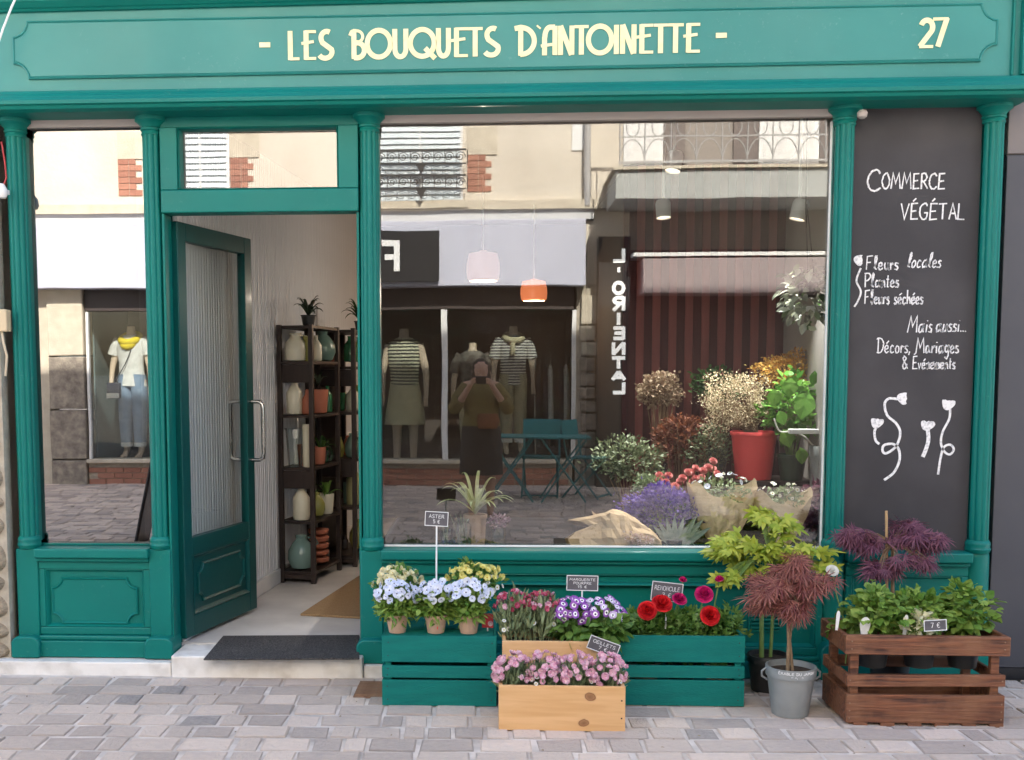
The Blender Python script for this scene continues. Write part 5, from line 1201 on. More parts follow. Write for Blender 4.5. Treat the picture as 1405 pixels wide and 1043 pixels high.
# flower mesh variants
FB = [fl_daisy(8,.0165,.0062,.12,.14,frill=.001,mats=[PT_BLUE,CTR_DARK]) for _ in range(3)]
FCR = [fl_daisy(13,.0185,.0042,.15,.28,layers=3,mats=[PT_CREAM,CTR_YEL]) for _ in range(3)]
FYE = [fl_daisy(12,.015,.004,.12,.3,layers=2,mats=[PT_YEL,CTR_YEL]) for _ in range(2)]
FWH = [fl_daisy(9,.011,.0042,.1,.3,mats=[PT_WHITE,CTR_YEL]) for _ in range(2)]
FPU = [fl_daisy(10,.0175,.0056,.08,.22,two=True,mats=[PT_PURP,CTR_DARK,CTR_WHITE]) for _ in range(3)]
FLI = [fl_daisy(9,.015,.0055,.08,.2,two=True,mats=[PT_LILAC,CTR_DARK,CTR_WHITE]) for _ in range(2)]
FPK = [fl_daisy(6,.0125,.0075,.35,.0,layers=2,frill=.003,mats=[PT_PINK]) for _ in range(4)]
FRO = [fl_daisy(6,.0115,.007,.35,.0,layers=2,frill=.003,mats=[PT_ROSE]) for _ in range(3)]
FRM = [fl_ran(.031,[PT_MAG]) for _ in range(2)]; FRR = [fl_ran(.032,[PT_RED]) for _ in range(2)]
def top_points(n, c, r, zmin=.05, jit=.25, mind=0):
    jit *= 1.5
    out = []; k = 0
    while len(out) < n and k < n*60:
        k += 1; p = rng.normal(size=3); p /= np.linalg.norm(p)
        if p[2] < zmin: continue
        q = np.array(c)+p*np.array(r)*random.uniform(.88,1.05)
        if mind and any(np.linalg.norm(q-o[0]) < mind for o in out): continue
        out.append((q, p+rng.normal(size=3)*jit))
    return out
def stems(parent, pts, base, r=.0014, mat=STEM, spread=.25, name='stems', n=4):
    mb = MB()
    for p in pts:
        p = np.array(p); b0 = np.array(base)+np.array([(p[0]-base[0])*spread+random.gauss(0,.006),(p[1]-base[1])*spread+random.gauss(0,.006),0]); m_ = b0*.45+p*.55+np.array([random.gauss(0,.006),random.gauss(0,.006),.01])
        mb.tube([b0,m_,p], [r*1.3,r,r*.8], n)
    return obj(name, mb, mat, parent)
def facing(nl, k=.8): return [(q, np.array([p[0]*1.2, p[1]-k*random.uniform(.3,1.2), p[2]+random.uniform(0,.6)])) for q, p in nl]
# --- three pots on the left crate
ZT = .303; y_ = -.465
for i, (px, label, lf) in enumerate([(545,'first potted pale blue daisy from the left on the green crate',LF_FRESH),(598,'middle potted pale blue daisy on the green crate, with a red mark on its pot',LF_FRESH),(643,'third potted pale blue daisy on the green crate, nearest the red card',LF_FRESH)]):
    x = F(px,860,y_)[0]; t = potted('potted_daisy', label, 'potted flower', x, y_, ZT, .049, .035, .078, TERRA, 'potted pale blue daisies on the green crate')
    mb = MB(); foliage(mb, 520, (0,0,.125), (.085,.075,.060), LEAF, .030, shell=.3); foliage(mb, 240, (0,0,.09), (.06,.06,.035), LEAF_N, .045, shell=.3, droop=.2)
    obj('foliage', mb, lf, t)
    nl = facing(top_points(44, (0,-.005,.155), (.092,.08,.062), -.15, .3, .016), .7)
    stems(t, [q for q,_ in nl], (0,0,.08)); 
    for q, p in nl: put_flowers(t, random.choice(FB), [q], [p], .85, 1.35)
    if i == 1: mk = MB(); write(mk, '1', (0,0,0), (1,0,0), (0,.18,.98), (0,-1,0), .007, .024, .0035); obj('pot_mark', mk, PT_RED, t, loc=(.004,-.0405,.022))
# cream chrysanthemum and yellow one behind
for (px, py, y2, fs, n, r, label, nm) in ((545,793,-.30,FCR,34,(.105,.085,.065),'cream chrysanthemum behind the leftmost daisy pot','cream_chrysanthemum'),(652,785,-.27,FYE,46,(.12,.09,.055),'pale yellow daisy bush behind the third daisy pot','yellow_daisy')):
    x, zz_ = F(px,py,y2); t = potted('potted_chrysanthemum' if nm[0]=='c' else 'potted_yellow_daisy', label, 'potted flower', x, y2, ZT, .05, .037, .08, TERRA)
    zc = zz_-ZT; mb = MB(); foliage(mb, 500, (0,0,zc-.045), (r[0]*.9,r[1],.08), LEAF, .028, shell=.2); obj('foliage', mb, LF_MID, t)
    nl = facing(top_points(n, (0,0,zc-.02), r, -.15, .3, .022), .5); stems(t, [q for q,_ in nl], (0,0,.08))
    for q, p in nl: put_flowers(t, random.choice(fs), [q], [p], .9, 1.2)
    if nm[0] == 'y':
        nl = facing(top_points(14, (.04,-.03,zc-.06), (.09,.06,.05), -.4, .3, .02), .6); 
        for q, p in nl: put_flowers(t, random.choice(FWH), [q], [p], .9, 1.2)
t = thing('flower_card', 'red plant card with a pink flower printed on it, beside the third daisy pot', 'plant card', (F(669,842,-.44)[0],-.44,ZT+.045))
obj('card', MB().box(-.024,.024,-.001,.001,-.03,.03), M('red_card', (.45,.02,.03), .4), t); put_flowers(t, fl_daisy(6,.011,.005,.02,.25,mats=[PT_PINK,CTR_WHITE]), [(.012,-.0025,-.012)], [(0,-1,0)], name='printed_flower'); obj('card_stick', MB().tube([(0,.002,-.03),(0,.002,-.045)], .003, 6), TAGRIM, t)
# --- carnations in the lower pine box
names = ['leftmost pink carnation plant in the knotty pine box','second pink carnation plant from the left in the knotty pine box','third pink carnation plant from the left in the knotty pine box','rightmost pink carnation plant in the knotty pine box']
for i in range(4):
    x = .019+.06+i*.122; t = potted('carnation', names[i], 'potted flower', x, -.725, .018, .052, .04, .10, BLACKPOT, 'pink carnations in the front pine box')
    mb = MB(); foliage(mb, 640, (0,.01,.155), (.066,.07,.05), LEAF_N, .042, shell=.2, up=1.6); obj('foliage', mb, LF_GREY, t)
    nl = facing(top_points(46, (0,0,.190), (.078,.092,.075), -.25, .3, .018), .6)
    nl = [(q,p) for q,p in nl if q[2] > .165 or q[1] > -.08]; stems(t, [q for q,_ in nl], (0,0,.10), mat=LF_GREY)
    for q, p in nl: put_flowers(t, random.choice(FPK), [q], [p], .9, 1.35)
    for q, p in facing(top_points(4, (0,-.05,.165), (.07,.06,.03), 0, .3, .02), .7): put_flowers(t, random.choice(FWH), [q], [p], .8, 1)
# --- upper pine box
for i, (px, lb) in enumerate(((708,'tall rose carnation at the left of the raised pine box'),(742,'tall rose carnation in the middle of the raised pine box'))):
    x = F(px,860,-.48)[0]; t = potted('carnation', lb, 'potted flower', x, -.48, .187, .045, .036, .09, BLACKPOT, 'rose carnations in the raised pine box')
    mb = MB(); foliage(mb, 420, (0,0,.17), (.075,.06,.085), LEAF_N, .055, shell=.15, up=2.2); obj('foliage', mb, LF_GREY, t)
    nl = facing(top_points(38, (0,0,.235), (.085,.06,.06), -.1, .4, .014), .5); stems(t, [q for q,_ in nl], (0,0,.09), mat=LF_GREY, spread=.5, r=.0012)
    for q, p in nl: put_flowers(t, random.choice(FRO+FPK[:1]), [q], [p], .8, 1.2)
    for q, p in facing(top_points(5, (0,-.05,.16), (.06,.03,.05), -.5, .3, .02), .9): put_flowers(t, random.choice(FWH), [q], [p], .8, 1)
for i, (px, lb, fs) in enumerate(((786,'purple ringed cineraria under the price tag in the raised box',FPU),(828,'lilac ringed cineraria at the right of the raised pine box',FLI+FPU[:1]))):
    x = F(px,860,-.48)[0]; t = potted('cineraria', lb, 'potted flower', x, -.48, .187, .045, .036, .09, BLACKPOT, 'cinerarias in the raised pine box')
    mb = MB(); foliage(mb, 170, (0,-.005,.145), (.085,.075,.06), LEAF_W, .05, shell=.3, droop=.3); obj('foliage', mb, LF_MID, t)
    nl = facing(top_points(42, (0,0,.20), (.09,.075,.072), -.2, .25, .019), .7); stems(t, [q for q,_ in nl], (0,0,.1))
    for q, p in nl: put_flowers(t, random.choice(fs), [q], [p], .95, 1.2)
# --- ranunculus in the right green crate
def ranunc(px, py, y, me, s, tilt, bx, label, basez=.16):
    x, z = F(px,py,y); t = thing('ranunculus', label, 'flower', (bx,-.30,basez), 0, 'ranunculus blooms in the green crate')
    L0 = Vector((x-bx, y+.30, z-basez)); obj('stem', MB().tube([(0,0,0),(L0[0]*.5+random.gauss(0,.01),L0[1]*.5,L0[2]*.6),tuple(L0)], [.004,.0035,.003], 8), STEM, t, smooth=True)
    o = link('bloom', me, t, tuple(L0)); v = Vector(tilt).normalized(); o.rotation_euler = v.to_track_quat('Z','Y').to_euler(); o.scale = (s*1.12,s*1.12,s*1.5)
    mb = MB(); mb.lathe([(.0001,-.006),(.008,-.004),(.010,.001)], n=8, cap=False); obj('calyx', mb, STEM, o)
ranunc(888,838,-.42,FRR[0],1.15,(-.2,-.9,.35),.60,'scarlet ranunculus lowest at the left of the crate')
ranunc(908,829,-.40,FRR[1],1.25,(.1,-.7,.8),.66,'large scarlet ranunculus in front of the price tag')
ranunc(932,823,-.38,FRM[0],.95,(.2,-.6,.9),.74,'magenta ranunculus just right of the price tag')
ranunc(966,816,-.40,FRM[1],1.15,(-.1,-.85,.6),.85,'magenta ranunculus standing tall right of centre')
ranunc(974,845,-.44,FRR[0],1.2,(.1,-.9,.4),.88,'red ranunculus below the tall magenta one')
ranunc(937,796,-.36,FRM[0],.5,(.1,-.4,.9),.76,'small pink ranunculus bud on the tallest stem')
ranunc(987,795,-.34,FRM[1],.55,(-.2,-.4,.9),.93,'small pink ranunculus bud at the right above the crate')
for i, (px, lb) in enumerate(((885,'leftmost ranunculus foliage plant in the green crate'),(935,'middle ranunculus foliage plant in the green crate'),(988,'rightmost ranunculus foliage plant in the green crate'))):
    x = F(px,860,-.31)[0]; t = potted('ranunculus_plant', lb, 'potted plant', x, -.31, .028, .065, .05, .12, [TERRA,BLACKPOT,TERRA][i], 'ranunculus plants in the green crate')
    mb = MB(); foliage(mb, 300, (0,-.01,.27), (.10,.105,.085), palm_t(5,.16,100,.15,.6), .034, shell=.2); foliage(mb, 150, (0,0,.2), (.09,.10,.10), LEAF_W, .04, shell=.3); obj('foliage', mb, LF_MID, t)
    nl = top_points(6, (0,0,.28), (.1,.12,.07), .2, .3, .03); stems(t, [q for q,_ in nl], (0,0,.12))
# --- maples
def maple(label, x, y, rt, rb, h, potm, crowns, tpl, lsize, nleaf, leafm, trunk, group=None, name='potted_maple', trunkm=STEM_BR, big=0, z=.003):
    t = potted(name, label, 'potted tree', x, y, z, rt, rb, h, potm, group, rim=.2)
    for pts, r in trunk: obj('trunk' , MB().tube([(a-x,b-y,c-z) for a,b,c in pts], r, 8), trunkm, t, smooth=True)
    mb = MB(); tw = MB(); k = 0
    lm = MB(); lm.scatter(tpl, [(0,0,0)], [(0,1,0)], [(0,0,1)], [1]); lme = lm.mesh('leaf', leafm)
    top = np.array(trunk[0][0][-1])-np.array([x,y,z])
    cr2 = []
    for (px, py, yy, rx, ry, rz, frac) in crowns:                 # broken into flat, uneven sprays
        ns_ = 6
        for _ in range(ns_):
            q_ = FPX/(yy-CAMY); cr2.append((px+random.uniform(-.75,.75)*rx*q_, py+random.uniform(-.8,.8)*rz*q_, yy+random.uniform(-.6,.6)*ry, rx*random.uniform(.38,.58), ry*.65, rz*random.uniform(.28,.5), frac/ns_))
    for (px, py, yy, rx, ry, rz, frac) in cr2:
        cx, cz = F(px,py,yy); c = np.array([cx-x, yy-y, cz-z]); n = int(nleaf*frac)
        pos, p = rnd_ell(n, c, (rx,ry,rz), .25); N = len(pos)
        out_ = (pos-top)*np.array([1,1,0]); out_ /= np.linalg.norm(out_,axis=1)[:,None]+.02; d = out_*.8+p*np.array([.4,.4,0])+rng.normal(size=(N,3))*.42; d[:,2] = rng.normal(size=N)*.3-(.55 if tpl is DISSECT else .25); nr = rng.normal(size=(N,3))*.45; nr[:,2] += .8; nr[:,1] -= .5
        sc = lsize*(1+.35*(rng.random(N)-.5)*2); order = np.argsort(pos[:,1]+p[:,1]*.0)
        sel = set(order[:int(big*frac)].tolist())
        for i in sel:
            dd_ = Vector(d[i]).normalized(); xx_ = dd_.cross(Vector(nr[i])).normalized(); zz_ = xx_.cross(dd_)
            m4 = Matrix((xx_,dd_,zz_)).transposed().to_4x4(); o = link('leaf', lme, t); o.matrix_local = Matrix.Translation(Vector(pos[i])) @ m4 @ Matrix.Diagonal((sc[i],sc[i],sc[i],1))
        rest = [i for i in range(N) if i not in sel]; mb.scatter(tpl, pos[rest], d[rest], nr[rest], sc[rest])
        nb = max(3, N//7)
        for i in range(nb): q = pos[i]; mid = top*.4+q*.3+c*.3+np.array([0,0,.015]); tw.tube([top+np.array([0,0,-.02*random.random()]), mid, q], [.0035,.002,.001], 4)
    obj('crown', mb, leafm, t); tag(t.children[-1], None); obj('twigs', tw, trunkm, t); return t
# green maple in the black pot, behind
gx, gy = 1.235, -.13
gz = .19
maple('lime green Japanese maple in a black pot against the shopfront', 1.20, -.235, .088, .07, .16, BLACKPOT,
   [(1010,752,-.22,.14,.10,.085,.30),(1060,725,-.20,.085,.08,.08,.26),(1105,765,-.22,.14,.09,.05,.18),(1050,765,-.25,.12,.09,.07,.2),(1000,795,-.30,.06,.05,.035,.06),(1133,775,-.22,.05,.05,.02,.06)],
   MAPLE, .050, 420, LF_YEL, [([(1.17,-.235,.15),(1.165,-.24,.35),(1.19,-.235,.62)], [.011,.009,.006]),([(1.21,-.23,.15),(1.215,-.235,.36),(1.22,-.23,.6)], [.008,.007,.005])], trunkm=STEM, big=120)
rm = maple('bronze red cut-leaf Japanese maple in the grey pot marked thirty euros', 1.208, -.565, .097, .072, .20, ENAMEL,
   [(1078,775,-.55,.085,.08,.055,.22),(1052,808,-.56,.085,.08,.055,.24),(1108,800,-.56,.09,.08,.065,.26),(1085,835,-.58,.075,.07,.06,.22),(1045,830,-.56,.055,.05,.03,.06)],
   DISSECT, .058, 560, LF_RED, [([(1.195,-.565,.18),(1.197,-.565,.30),(1.19,-.56,.42),(1.20,-.56,.52)], [.008,.007,.006,.004]),([(1.215,-.565,.18),(1.203,-.56,.3),(1.21,-.56,.42)], [.007,.005,.004])], big=120)
for s_ in (-1,1): obj('pot_handle', MB().tube([(s_*.098,0,.19),(s_*.117,-.0,.175),(s_*.116,0,.155),(s_*.093,0,.14)], .0045, 8), ENAMEL, rm, smooth=True)
pt = obj('pot_label', MB().add([(.0995*math.sin(a)*k2,-.0995*math.cos(a)*k2,z_) for k2, z_ in ((.955,.158),(1.02,.203)) for a in np.linspace(-.85,.85,13)], [(i,i+1,14+i,13+i) for i in range(12)]), ENAMEL, rm)
pw = MB()
for tx, z_, wf, hh in (('\u00c9RABLE DU JAPON',.184,1.5,.010),('30 \u20ac',.163,.5,.013)):
    ps, wtot = layout(tx)
    for p in ps:
        q = [((a/wtot-.5)*wf, b*hh+z_) for a, b in p]; vs=[]
        for (a1,z1_),(a2,z2_) in zip(q, q[1:]):
            f3 = lambda a,z__: ((.1005*(.955+(z__-.158)/.045*.065)+.0005)*math.sin(a), -(.1005*(.955+(z__-.158)/.045*.065)+.0005)*math.cos(a), z__)
            pw.tube([f3(a1,z1_), f3(a2,z2_)], .0011, 4)
obj('pot_writing', pw, TAGRIM, rm)
# purple maple behind the wooden crate
pmx = F(1224,800,-.20)[0]
pmp = maple('purple cut-leaf Japanese maple with a bamboo stake behind the wooden crate', pmx, -.20, .09, .07, .17, BLACKPOT,
   [(1190,738,-.22,.11,.08,.045,.22),(1235,725,-.20,.10,.09,.055,.30),(1275,738,-.22,.075,.08,.05,.20),(1215,772,-.26,.07,.06,.05,.14),(1258,768,-.25,.055,.06,.035,.10),(1165,738,-.22,.05,.05,.025,.06)],
   DISSECT, .060, 560, LF_PUR, [([(pmx,-.20,.15),(pmx+.005,-.2,.4),(pmx-.005,-.2,.66)], [.011,.009,.006])], big=120)
(a_, b_), (c_, d_) = F(1216,702,-.2), F(1217,800,-.2)
obj('bamboo_stake', MB().tube([(c_-pmx,0,.15),(c_-pmx,0,d_),(a_-pmx,0,b_)], .006, 8), M('bamboo', (.42,.27,.13), .6), pmp, smooth=True)
# strawberries in the wooden crate
for i, (px, hh, lf, lb) in enumerate(((1198,.135,LF_FRESH,'leftmost leafy strawberry plant in the old wooden crate'),(1262,.13,LF_FRESH,'middle leafy strawberry plant with yellow leaves in the old crate'),(1322,.15,LF_FRESH,'rightmost leafy strawberry plant in the old wooden crate'))):
    x = F(px,880,-.58)[0]; t = potted('strawberry_plant', lb, 'potted plant', x, -.575, .21, .068, .052, .115, BLACKPOT, 'strawberry plants in the old wooden crate')
    mb = MB(); c = (0,0,.12+hh*.62); foliage(mb, 330, c, (.098,.10,hh*.66), LEAF_W, .036, shell=.2, up=.15, sv=.5); foliage(mb, 60, (random.uniform(-.04,.04),0,c[2]+hh*.55), (.05,.05,hh*.3), LEAF_W, .034, shell=.2)
    obj('foliage', mb, lf, t)
    lm = MB(); lm.scatter(LEAF_W, [(0,0,0)], [(0,1,0)], [(0,0,1)], [1]); lme = lm.mesh('leaf', lf if i != 1 else LF_FRESH)
    pos, p = rnd_ell(40, c, (.105,.11,hh*.68), .85, -.3)
    for q, pp_ in zip(pos, p):
        v = Vector((pp_[0],pp_[1]-.4,pp_[2]*.3+random.gauss(0,.3))).normalized(); o = link('leaf', lme, t, tuple(q)); nrm = Vector((pp_[0],pp_[1]-.5,.9)); xx_ = v.cross(nrm).normalized(); zz_ = xx_.cross(v)
        s_ = random.uniform(.03,.048); o.matrix_local = Matrix.Translation(Vector(q)) @ Matrix((xx_,v,zz_)).transposed().to_4x4() @ Matrix.Diagonal((s_,s_,s_,1))
    stems(t, [q for q in pos[:24]], (0,0,.1), r=.0018)
    if i == 1:
        mb = MB(); foliage(mb, 90, (-.025,-.07,.17), (.05,.04,.06), LEAF_W, .036, shell=.3); obj('yellow_leaves', mb, PT_CREAM, t)
for px, py, rr_, lb in ((1187,858,.026,'white rounded plant label left in the wooden crate'),(1243,852,.020,'white pointed plant label in the middle of the wooden crate'),(1150,845,.016,'narrow white plant label at the left corner of the wooden crate')):
    x, z = F(px,py,-.66); n = 14; P = [(rr_*math.cos(a)*(.8 if rr_ > .02 else .45), rr_*1.3*math.sin(a)) for a in np.linspace(0,PI,n)]+[(-rr_*.3,-.06),(rr_*.3,-.06)]
    tag(obj('plant_label', MB().prism(P,-.0007,.0007), WHITE, loc=(x,-.66,z), rot=(.1,.05,0)), lb, 'plant label')
price_tag('little slate price tag among the strawberry leaves', 1283,858,30,15,-.725,0,[('7 \u20ac',.5)], rad(-4))
# white rose
x, z = F(1142,783,-.55); t = thing('white_rose', 'single creamy white rose on a thin stem left of the wooden crate', 'flower', (1.44,-.52,.2))
L0 = (x-1.44,-.03,z-.2); obj('stem', MB().tube([(0,0,0),(.01,0,.12),(L0[0]*.7,L0[1],L0[2]*.72),L0], .0025, 6), STEM, t)
o = link('bloom', fl_ran(.026,[PT_WHITE]), t, L0, (rad(50),0,0)); mb = MB(); foliage(mb, 34, (-.01,0,.17), (.06,.05,.07), LEAF_W, .036, shell=.4); obj('leaves', mb, LF_MID, t)

# ================================================================== WINDOW DISPLAY
WZ = wbz
# spider plant in a cluster of glass vases
x = F(652,740,.24)[0]; t = thing('spider_plant', 'pale striped spider plant arching out of a glass vase behind the window', 'potted plant', (x,.24,WZ))
zt = F(652,700,.24)[1]-WZ; a_, b2 = pot_mb(.055,.045,zt-.02); obj('planter', a_, TERRA, t, smooth=True); obj('soil', b2, SOIL, t)
for k in range(22):
    mb = MB(); an = random.uniform(0,2*PI); up_ = random.uniform(0,1); strap(mb, (0,0,0), an, .06+.17*(1-up_)+.02, .009, .10+.14*up_, .06*(1-up_)+.02*up_); obj('leaf', mb, LF_SPIDER, t, loc=(0,0,zt-.02))
for px, r_, h_, lb in ((612,.030,.10,'small clear glass jar left of the spider plant'),(684,.036,.13,'clear glass vase with dusky lilac heads right of the spider plant'),(634,.045,.15,'clear glass vase in front of the spider plant')):
    x = F(px,745,.17)[0]; t = thing('glass_vase', lb, 'vase', (x,.17,WZ), 0, 'glass vases round the spider plant')
    obj('vessel', MB().lathe([(.0001,.003),(r_*.9,.003),(r_,.02),(r_,h_*.8),(r_*.75,h_*.9),(r_*.85,h_)], n=20, cap=False), GLASS_V, t, smooth=True)
    if px == 684:
        mb = MB(); foliage(mb, 260, (0,0,h_+.01), (.05,.04,.035), LEAF, .014); obj('flower_head', mb, P_('dusky_lilac', (.28,.14,.22), (.52,.38,.44)), t)
    else: stems(t, [(random.gauss(0,.02),random.gauss(0,.02),h_*1.15) for _ in range(6)], (0,0,.01), mat=LF_GREY)
# kraft wrapped bouquets
def kraft_cone(label, px0, px1, pyt, pyb, y, flowers, lean=0, rot=(0,0,0), lay=False):
    xa, zt_ = F(px0,pyt,y); xb, zb_ = F(px1,pyb,y); r = (xb-xa)/2; h = zt_-zb_; cx = (xa+xb)/2
    t = thing('bouquet', label, 'bouquet', (cx,y,zb_), 0, 'bouquets wrapped in kraft paper'); t.rotation_euler = rot
    mb = MB(); n = 26; vs = []; fs = []; a0 = rad(-200)
    for j, (k, zz_) in enumerate(((.22,0),(.52,.25),(.85,.6),(1,1))):
        for i in range(n+1):
            a = a0+i/n*rad(400); rr2 = r*k*(1+.03*math.sin(5*a))*(1+i*.002); top = h*zz_*(1+(.16*math.sin(2.0*a+1)+.07*math.sin(7*a) if j == 3 else 0))
            vs.append((rr2*math.cos(a)+lean*zz_, rr2*math.sin(a)*.7, top))
    for j in range(3):
        for i in range(n): fs.append((j*(n+1)+i, j*(n+1)+i+1, (j+1)*(n+1)+i+1, (j+1)*(n+1)+i))
    mb.add(vs, fs); o_ = obj('wrapping_paper', mb, KRAFT, t, smooth=True); s_ = o_.modifiers.new('sub','SUBSURF'); s_.levels = s_.render_levels = 2; tx_ = bpy.data.textures.get('crumple') or bpy.data.textures.new('crumple','CLOUDS'); tx_.noise_scale = .05; dm_ = o_.modifiers.new('crumple','DISPLACE'); dm_.texture = tx_; dm_.strength = .02; dm_.mid_level = .5
    mb = MB(); foliage(mb, 260, (lean,0,h*.98), (r*.85,r*.55,h*.22), LEAF, .022, shell=.2); obj('greenery', mb, LF_GREY, t)
    nl = facing(top_points(18, (lean,0,h*1.0), (r*.9,r*.6,h*.28), 0, .3, .02), .5); 
    for q, p in nl: put_flowers(t, random.choice(flowers), [q], [p], .7, 1.1)
    return t
kraft_cone('kraft wrapped bouquet standing left of the pair, behind the lime maple',945,1036,672,752,.36,FWH+FB[:1])
kraft_cone('wide kraft wrapped bouquet standing right of the pair near the pillar',1034,1112,682,752,.34,FWH)
# lying bouquet: paper sheets with pointed corners
x, z = F(845,745,.22); t = thing('bouquet', 'kraft paper bouquet lying on its side low in the window', 'bouquet', (x,.22,WZ), 0, 'bouquets wrapped in kraft paper')
pm = lambda px, py, y: (F(px,py,y)[0]-x, y-.22, F(px,py,y)[1]-WZ)
mb = MB(); NU, NV = 16, 12; vs = []
for i in range(NU+1):
    u = i/NU
    for j in range(NV+1):
        v = j/NV; an = PI*v; px_ = 903-98*u - (1.0 if u > .8 else 0)*(u-.8)*5*(34*abs(math.sin(2.5*PI*v+.4))-6); hh = 12+40*math.sin(PI*min(1,u*.72+.08)); dp_ = .05+.11*math.sin(PI*min(1,.15+u*.6))
        q = pm(px_, 756-hh*math.sin(an)*(1+.06*math.sin(9*v+5*u))-(u**6)*6*math.sin(an), .22); vs.append((q[0], -dp_*math.cos(an)+.012*math.sin(7*an+3*u), max(.002,q[2])))
mb.add(vs, [(i*(NV+1)+j, i*(NV+1)+j+1, (i+1)*(NV+1)+j+1, (i+1)*(NV+1)+j) for i in range(NU) for j in range(NV)])
fl = [pm(812,702,.27),pm(832,716,.22),pm(856,705,.27),pm(848,728,.19),pm(824,734,.18)]; mb.add(fl, [(0,1,4),(1,2,3),(1,3,4)])
o = obj('wrapping_paper', mb, KRAFT_B, t); tx_ = bpy.data.textures.get('crumple'); dm_ = o.modifiers.new('crumple','DISPLACE'); dm_.texture = tx_; dm_.strength = .045; dm_.mid_level = .5; sm_ = o.modifiers.new('th','SOLIDIFY'); sm_.thickness = .0015
mb = MB(); foliage(mb, 500, pm(872,742,.09), (.085,.03,.035), LEAF, .012); obj('dried_flowers', mb, P_('dried_pink', (.45,.28,.25), (.75,.65,.58)), t)
# statice mass
x, z = F(918,700,.42); t = thing('statice_bunch', 'dense bunch of violet statice in the middle of the window display', 'flowers', (x,.42,WZ))
mb = MB(); foliage(mb, 4600, (-.01,0,z-WZ+.0), (.20,.12,.11), LEAF, .016, shell=.5, sv=.5); obj('blossom', mb, PT_STAT, t)
mb = MB(); foliage(mb, 300, (0,0,.07), (.15,.1,.07), LEAF_N, .06); obj('greenery', mb, LF_GREY, t)
obj('bucket', MB().lathe([(.07,0),(.085,.1)], n=18), IRON, t)
# grey leaves (aloe like) in front
x = F(925,750,.2)[0]; t = thing('grey_leaf_bunch', 'bunch of long grey green leaves fanned in front of the violet statice', 'plant', (x,.2,WZ))
for k in range(9):
    mb = MB(); an = PI - .5 + k*.45 if k < 5 else random.uniform(0,PI); tx = -.13+.045*k; mb.scatter(leaf_t(.09,.03,.12), [(0,0,0)], [(tx,random.uniform(-.05,.05),.16)], [(0,-1,.3)], [random.uniform(.15,.22)])
    obj('leaf', mb, M('grey_leaf',(.24,.29,.24),.5,(.33,.37,.32),vs=20) if k == 0 else bpy.data.materials['grey_leaf'], t)
obj('holder', MB().lathe([(.03,0),(.04,.05)], n=14), IRON, t)
# roses
for i in range(22):
    px = 903+(i*37%22)*3.9+random.uniform(-3,3); py = 664-(px-903)*.26+random.uniform(-12,9); yy = .62+random.uniform(-.06,.06); x, z = F(px,py,yy)
    if i == 0: rose_t = thing('rose_bunch', 'bunch of coral roses behind the violet statice', 'flowers', (x,yy,WZ)); ox, oy = x, yy; CR = [fl_ran(.022,[PT_CORAL]) for _ in range(3)]
    o = link('bloom', random.choice(CR), rose_t, (x-ox,yy-oy,z-WZ)); o.rotation_euler = Vector((random.gauss(0,.3),-.7,.6)).to_track_quat('Z','Y').to_euler()
    obj('stem', MB().tube([(x-ox,yy-oy,z-WZ),(x-ox+.01,yy-oy+.03,.0)], .002, 5), STEM, rose_t)
mb = MB(); foliage(mb, 260, (.12,.05,.11), (.16,.06,.07), LEAF_W, .035); obj('leaves', mb, LF_DARK, rose_t)
# red bucket with gypsophila on a dark stand
xa, zt_ = F(1003,592,.95); xb, zb_ = F(1065,657,.95); cx = (xa+xb)/2; r = (xb-xa)/2; h = zt_-zb_
REDP = M('matte_red_bucket', (.80,.085,.085), .5, (.74,.075,.075), vs=4)
t = thing('gypsophila_bucket', 'tapered red bucket holding a cloud of dried white gypsophila', 'potted flower', (cx,.95,zb_))
a_, b2 = pot_mb(r,r*.76,h,.08,.003); obj('bucket', a_, REDP, t, smooth=True); obj('soil', b2, SOIL, t)
gc = F(1008,552,.95); mb = MB(); c = (gc[0]-cx,0,gc[1]-zb_)
foliage(mb, 4200, c, (.20,.15,.17), LEAF_W, .0085, shell=.45, sv=.6); obj('blossom', mb, PT_DRY, t)
mb = MB(); pos, _ = rnd_ell(120, c, (.19,.14,.16), .4)
for q in pos: mb.tube([(random.gauss(0,.02),random.gauss(0,.02),h*.9), tuple((q+np.array([0,0,h]))*.5), tuple(q)], .0012, 4)
obj('stems', mb, STEM_BR, t)
xs_ = F(1118,660,1.0)[0]; t = thing('display_stand', 'low dark display stand under the red bucket', 'stand', ((cx-.16+xs_)/2,1.0,WZ)); hwd = (xs_-cx+.16)/2
board(t,'stand_top',-hwd,hwd,-.17,.17,zb_-WZ-.028,zb_-WZ-.002,DARKWOOD); [board(t,'leg',sx_*hwd-.02*(sx_>0),sx_*hwd+.02*(sx_<0),sy_*.16-.01,sy_*.16+.01,0,zb_-WZ-.029,DARKWOOD) for sx_ in (-1,1) for sy_ in (-1,1)]
